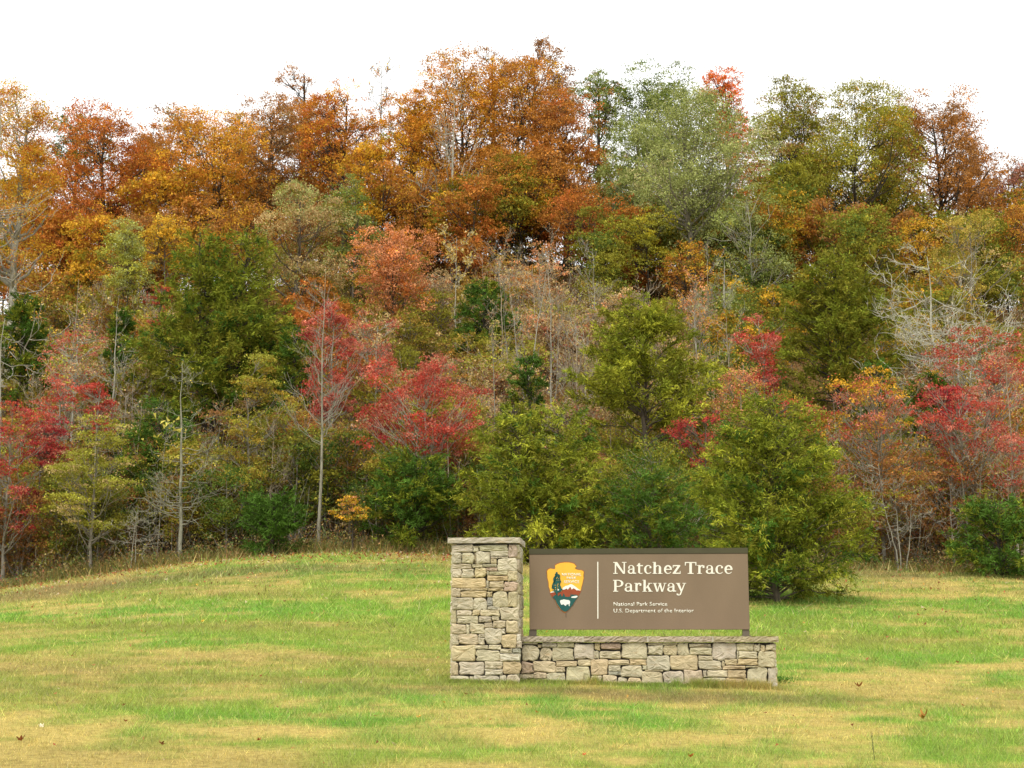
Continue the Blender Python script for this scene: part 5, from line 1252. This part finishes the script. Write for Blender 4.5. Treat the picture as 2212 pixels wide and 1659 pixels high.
plate('stem_mark', [(783, 1378), (792, 1378), (794, 1470), (785, 1470)], M_METAL, sign, 1, conv=z3)
rr = [(1447 + 11 * math.cos(a), 322 + 11 * math.sin(a)) for a in np.linspace(math.pi, 2 * math.pi, 7)] + [(1449 + 11 * math.cos(a), 1484 + 11 * math.sin(a)) for a in np.linspace(0, math.pi, 7)]
plate('divider_bar', rr, M_CREAM, sign, 1.4, conv=z3)
# serif letters, drawn stroke by stroke in a unit box: x 0..1 across the letter, y 0..1 over the x-height or cap height
def arc(cx, cy, rx, ry, a0, a1, t0, t1, n=12, tm=None):
    """crescent stroke: outer ellipse rx, ry; thickness runs t0 -> tm -> t1"""
    tm = tm if tm is not None else (t0 + t1) / 2
    o, i_ = [], []
    for k in range(n + 1):
        q = k / n; a = math.radians(a0 + (a1 - a0) * q)
        t = t0 + (tm - t0) * q * 2 if q < .5 else tm + (t1 - tm) * (q * 2 - 1)
        o.append((cx + rx * math.cos(a), cy + ry * math.sin(a)))
        i_.append((cx + (rx - t) * math.cos(a), cy + (ry - t * .62) * math.sin(a)))
    return o + i_[::-1]
R_ = lambda x0, y0, x1, y1: [(x0, y0), (x1, y0), (x1, y1), (x0, y1)]
S_ = .066       # serif height
GL = {
 'N': [R_(.12, 0, .22, 1), R_(.78, 0, .88, 1), [(.04, 1), (.30, 1), (.88, .0), (.74, 0)], R_(0, 0, .34, S_), R_(0, 1 - S_, .26, 1), R_(.66, 1 - S_, 1, 1)],
 'T': [R_(.39, 0, .61, 1), R_(0, 1 - S_ * 1.2, 1, 1), R_(.24, 0, .76, S_), [(0, .70), (.07, .70), (.10, 1), (0, 1)], [(1, .70), (.93, .70), (.90, 1), (1, 1)]],
 'P': [R_(.12, 0, .34, 1), R_(0, 0, .50, S_), R_(0, 1 - S_, .5, 1), arc(.50, .70, .50, .30, -95, 95, .10, .10, 14, .24), R_(.3, .40, .52, .48)],
 'a': [R_(.58, .05, .80, .72), arc(.42, .66, .38, .34, 0, 150, .22, .12, 10, .12), [(.06, .60), (.24, .60), (.24, .82), (.10, .84)], arc(.36, .27, .36, .28, 60, 330, .10, .16, 14, .22), [(.62, 0), (1, .02), (1, .12), (.80, .14), (.62, .2)], [(.3, .46), (.62, .52), (.62, .62), (.3, .56)]],
 't': [R_(.22, .12, .52, 1.22), R_(0, 1 - .12, .95, 1), arc(.62, .22, .40, .22, 180, 320, .28, .10, 8, .15), [(.02, .94), (.22, 1.0), (.50, 1.28), (.30, 1.2)]],
 'c': [arc(.54, .5, .52, .51, 42, 322, .10, .08, 18, .30), [(.72, .62), (.98, .66), (.96, .86), (.76, .90)]],
 'h': [R_(.10, 0, .32, 1.36), R_(0, 0, .44, S_), R_(0, 1.36 - S_, .3, 1.36), arc(.52, .66, .30, .34, 0, 160, .22, .12, 10, .14), R_(.60, 0, .82, .68), R_(.52, 0, .96, S_)],
 'e': [arc(.52, .5, .50, .51, 10, 325, .24, .08, 18, .27), R_(.24, .46, 1.0, .57)],
 'z': [R_(.04, 1 - .13, .94, 1), R_(.02, 0, .98, .13), [(.64, 1 - .1), (.94, .9), (.36, .1), (.04, .1)], R_(.04, .70, .13, 1), R_(.89, 0, .98, .32)],
 'r': [R_(.16, 0, .46, 1), R_(0, 0, .66, S_), R_(0, 1 - S_, .4, 1), arc(.70, .60, .34, .42, 30, 165, .30, .12, 8, .20), [(.74, .66), (1.0, .68), (1.0, .94), (.78, .98)]],
 'k': [R_(.10, 0, .32, 1.36), R_(0, 0, .44, S_), R_(0, 1.36 - S_, .3, 1.36), [(.30, .40), (.42, .40), (.82, 1), (.68, 1)], [(.40, .62), (.58, .70), (.94, 0), (.68, 0)], R_(.56, 0, 1, S_), R_(.54, 1 - S_, .96, 1)],
 'w': [[(.04, 1), (.20, 1), (.38, 0), (.26, 0)], [(.30, 0), (.38, 0), (.54, .92), (.48, .96)], [(.44, 1), (.58, 1), (.74, 0), (.62, 0)], [(.66, 0), (.74, 0), (.93, 1), (.87, 1)], R_(0, 1 - S_, .30, 1), R_(.38, 1 - S_, .62, 1), R_(.78, 1 - S_, 1, 1)],
 'y': [[(.06, 1), (.32, 1), (.62, .08), (.48, 0)], [(.82, 1), (.92, 1), (.50, -.32), (.34, -.36)], R_(0, 1 - S_, .42, 1), R_(.64, 1 - S_, 1, 1), arc(.28, -.28, .22, .16, 150, 380, .20, .10, 8, .16)],
}
def letter(ch, x0, x1, base, unit_, idx):
    bm = bmesh.new()
    for si, poly in enumerate(GL[ch]):
        pts = [uw(*z2(x0 + (x1 - x0) * p[0], base - unit_ * p[1]), SV) for p in poly]
        v0 = SV - .004 - si * .0004
        vs = [bm.verts.new((p[0], v0, p[1])) for p in pts]
        f = bm.faces.new(vs)
        r = bmesh.ops.extrude_face_region(bm, geom=[f])
        for g in r['geom']:
            if isinstance(g, bmesh.types.BMVert): g.co.y = SV + .001
    bmesh.ops.triangulate(bm, faces=bm.faces[:]); bmesh.ops.recalc_face_normals(bm, faces=bm.faces)
    me = bpy.data.meshes.new('letter'); bm.to_mesh(me); bm.free(); me.materials.append(M_CREAM)
    return link(bpy.data.objects.new('letter', me), sign)
CAP, XH = 122, 90
for ch, a, b_ in (('N', 54, 192), ('a', 204, 292), ('t', 298, 366), ('c', 372, 452), ('h', 462, 570), ('e', 578, 662), ('z', 668, 754), ('T', 797, 916), ('r', 924, 1000), ('a', 1014, 1107), ('c', 1112, 1194), ('e', 1205, 1290)):
    letter(ch, a, b_, 420, CAP if ch.isupper() else XH, 0)
for ch, a, b_ in (('P', 52, 160), ('a', 172, 267), ('r', 272, 346), ('k', 358, 462), ('w', 466, 606), ('a', 614, 707), ('y', 704, 810)):
    letter(ch, a, b_, 605, CAP if ch.isupper() else XH, 0)
def text_mesh(name, txt, p0, p1, conv, parent, lay, bold, mat, cap=True):
    """p0 = upper left of capitals, p1 = lower right on the base line"""
    cu = bpy.data.curves.new(name, 'FONT'); cu.body = txt; cu.offset = bold; cu.extrude = 0.0; cu.resolution_u = 3
    cu.space_character = 1.04
    o = bpy.data.objects.new(name, cu); SC.collection.objects.link(o)
    bpy.context.view_layer.update()
    me = bpy.data.meshes.new_from_object(o.evaluated_get(bpy.context.evaluated_depsgraph_get()))
    bpy.data.objects.remove(o)
    n = len(me.vertices); co = np.empty(n * 3, np.float32); me.vertices.foreach_get('co', co); co = co.reshape(n, 3)
    xa, xb = co[:, 0].min(), co[:, 0].max(); capH = 0.70
    (ua, wt), (ub, wb) = uw(*conv(*p0), SV), uw(*conv(*p1), SV)
    nv = np.empty_like(co)
    nv[:, 0] = ua + (co[:, 0] - xa) / (xb - xa) * (ub - ua)
    nv[:, 2] = wb + co[:, 1] / capH * (wt - wb)
    nv[:, 1] = SV - .001 - lay * .0016
    me.vertices.foreach_set('co', nv.ravel()); me.update(); me.name = name
    me.materials.clear(); me.materials.append(mat)
    bm = bmesh.new(); bm.from_mesh(me)
    r = bmesh.ops.extrude_face_region(bm, geom=bm.faces[:])
    for g in r['geom']:
        if isinstance(g, bmesh.types.BMVert): g.co.y += .002
    bmesh.ops.recalc_face_normals(bm, faces=bm.faces); bm.to_mesh(me); bm.free()
    return link(bpy.data.objects.new(name, me), parent)
text_mesh('small_lettering', 'National Park Service', (58, 713), (615, 752), z2, sign, 1.5, .008, M_CREAM)
text_mesh('small_lettering', 'U.S. Department of the Interior', (58, 782), (890, 820), z2, sign, 1.5, .008, M_CREAM)
text_mesh('emblem_lettering', 'NATIONAL', (705, 548), (1103, 607), z3, emb, 3.2, .012, M_WHITE)
text_mesh('emblem_lettering', 'PARK', (803, 624), (1003, 677), z3, emb, 3.2, .012, M_WHITE)
text_mesh('emblem_lettering', 'SERVICE', (747, 700), (1062, 755), z3, emb, 3.2, .012, M_WHITE)
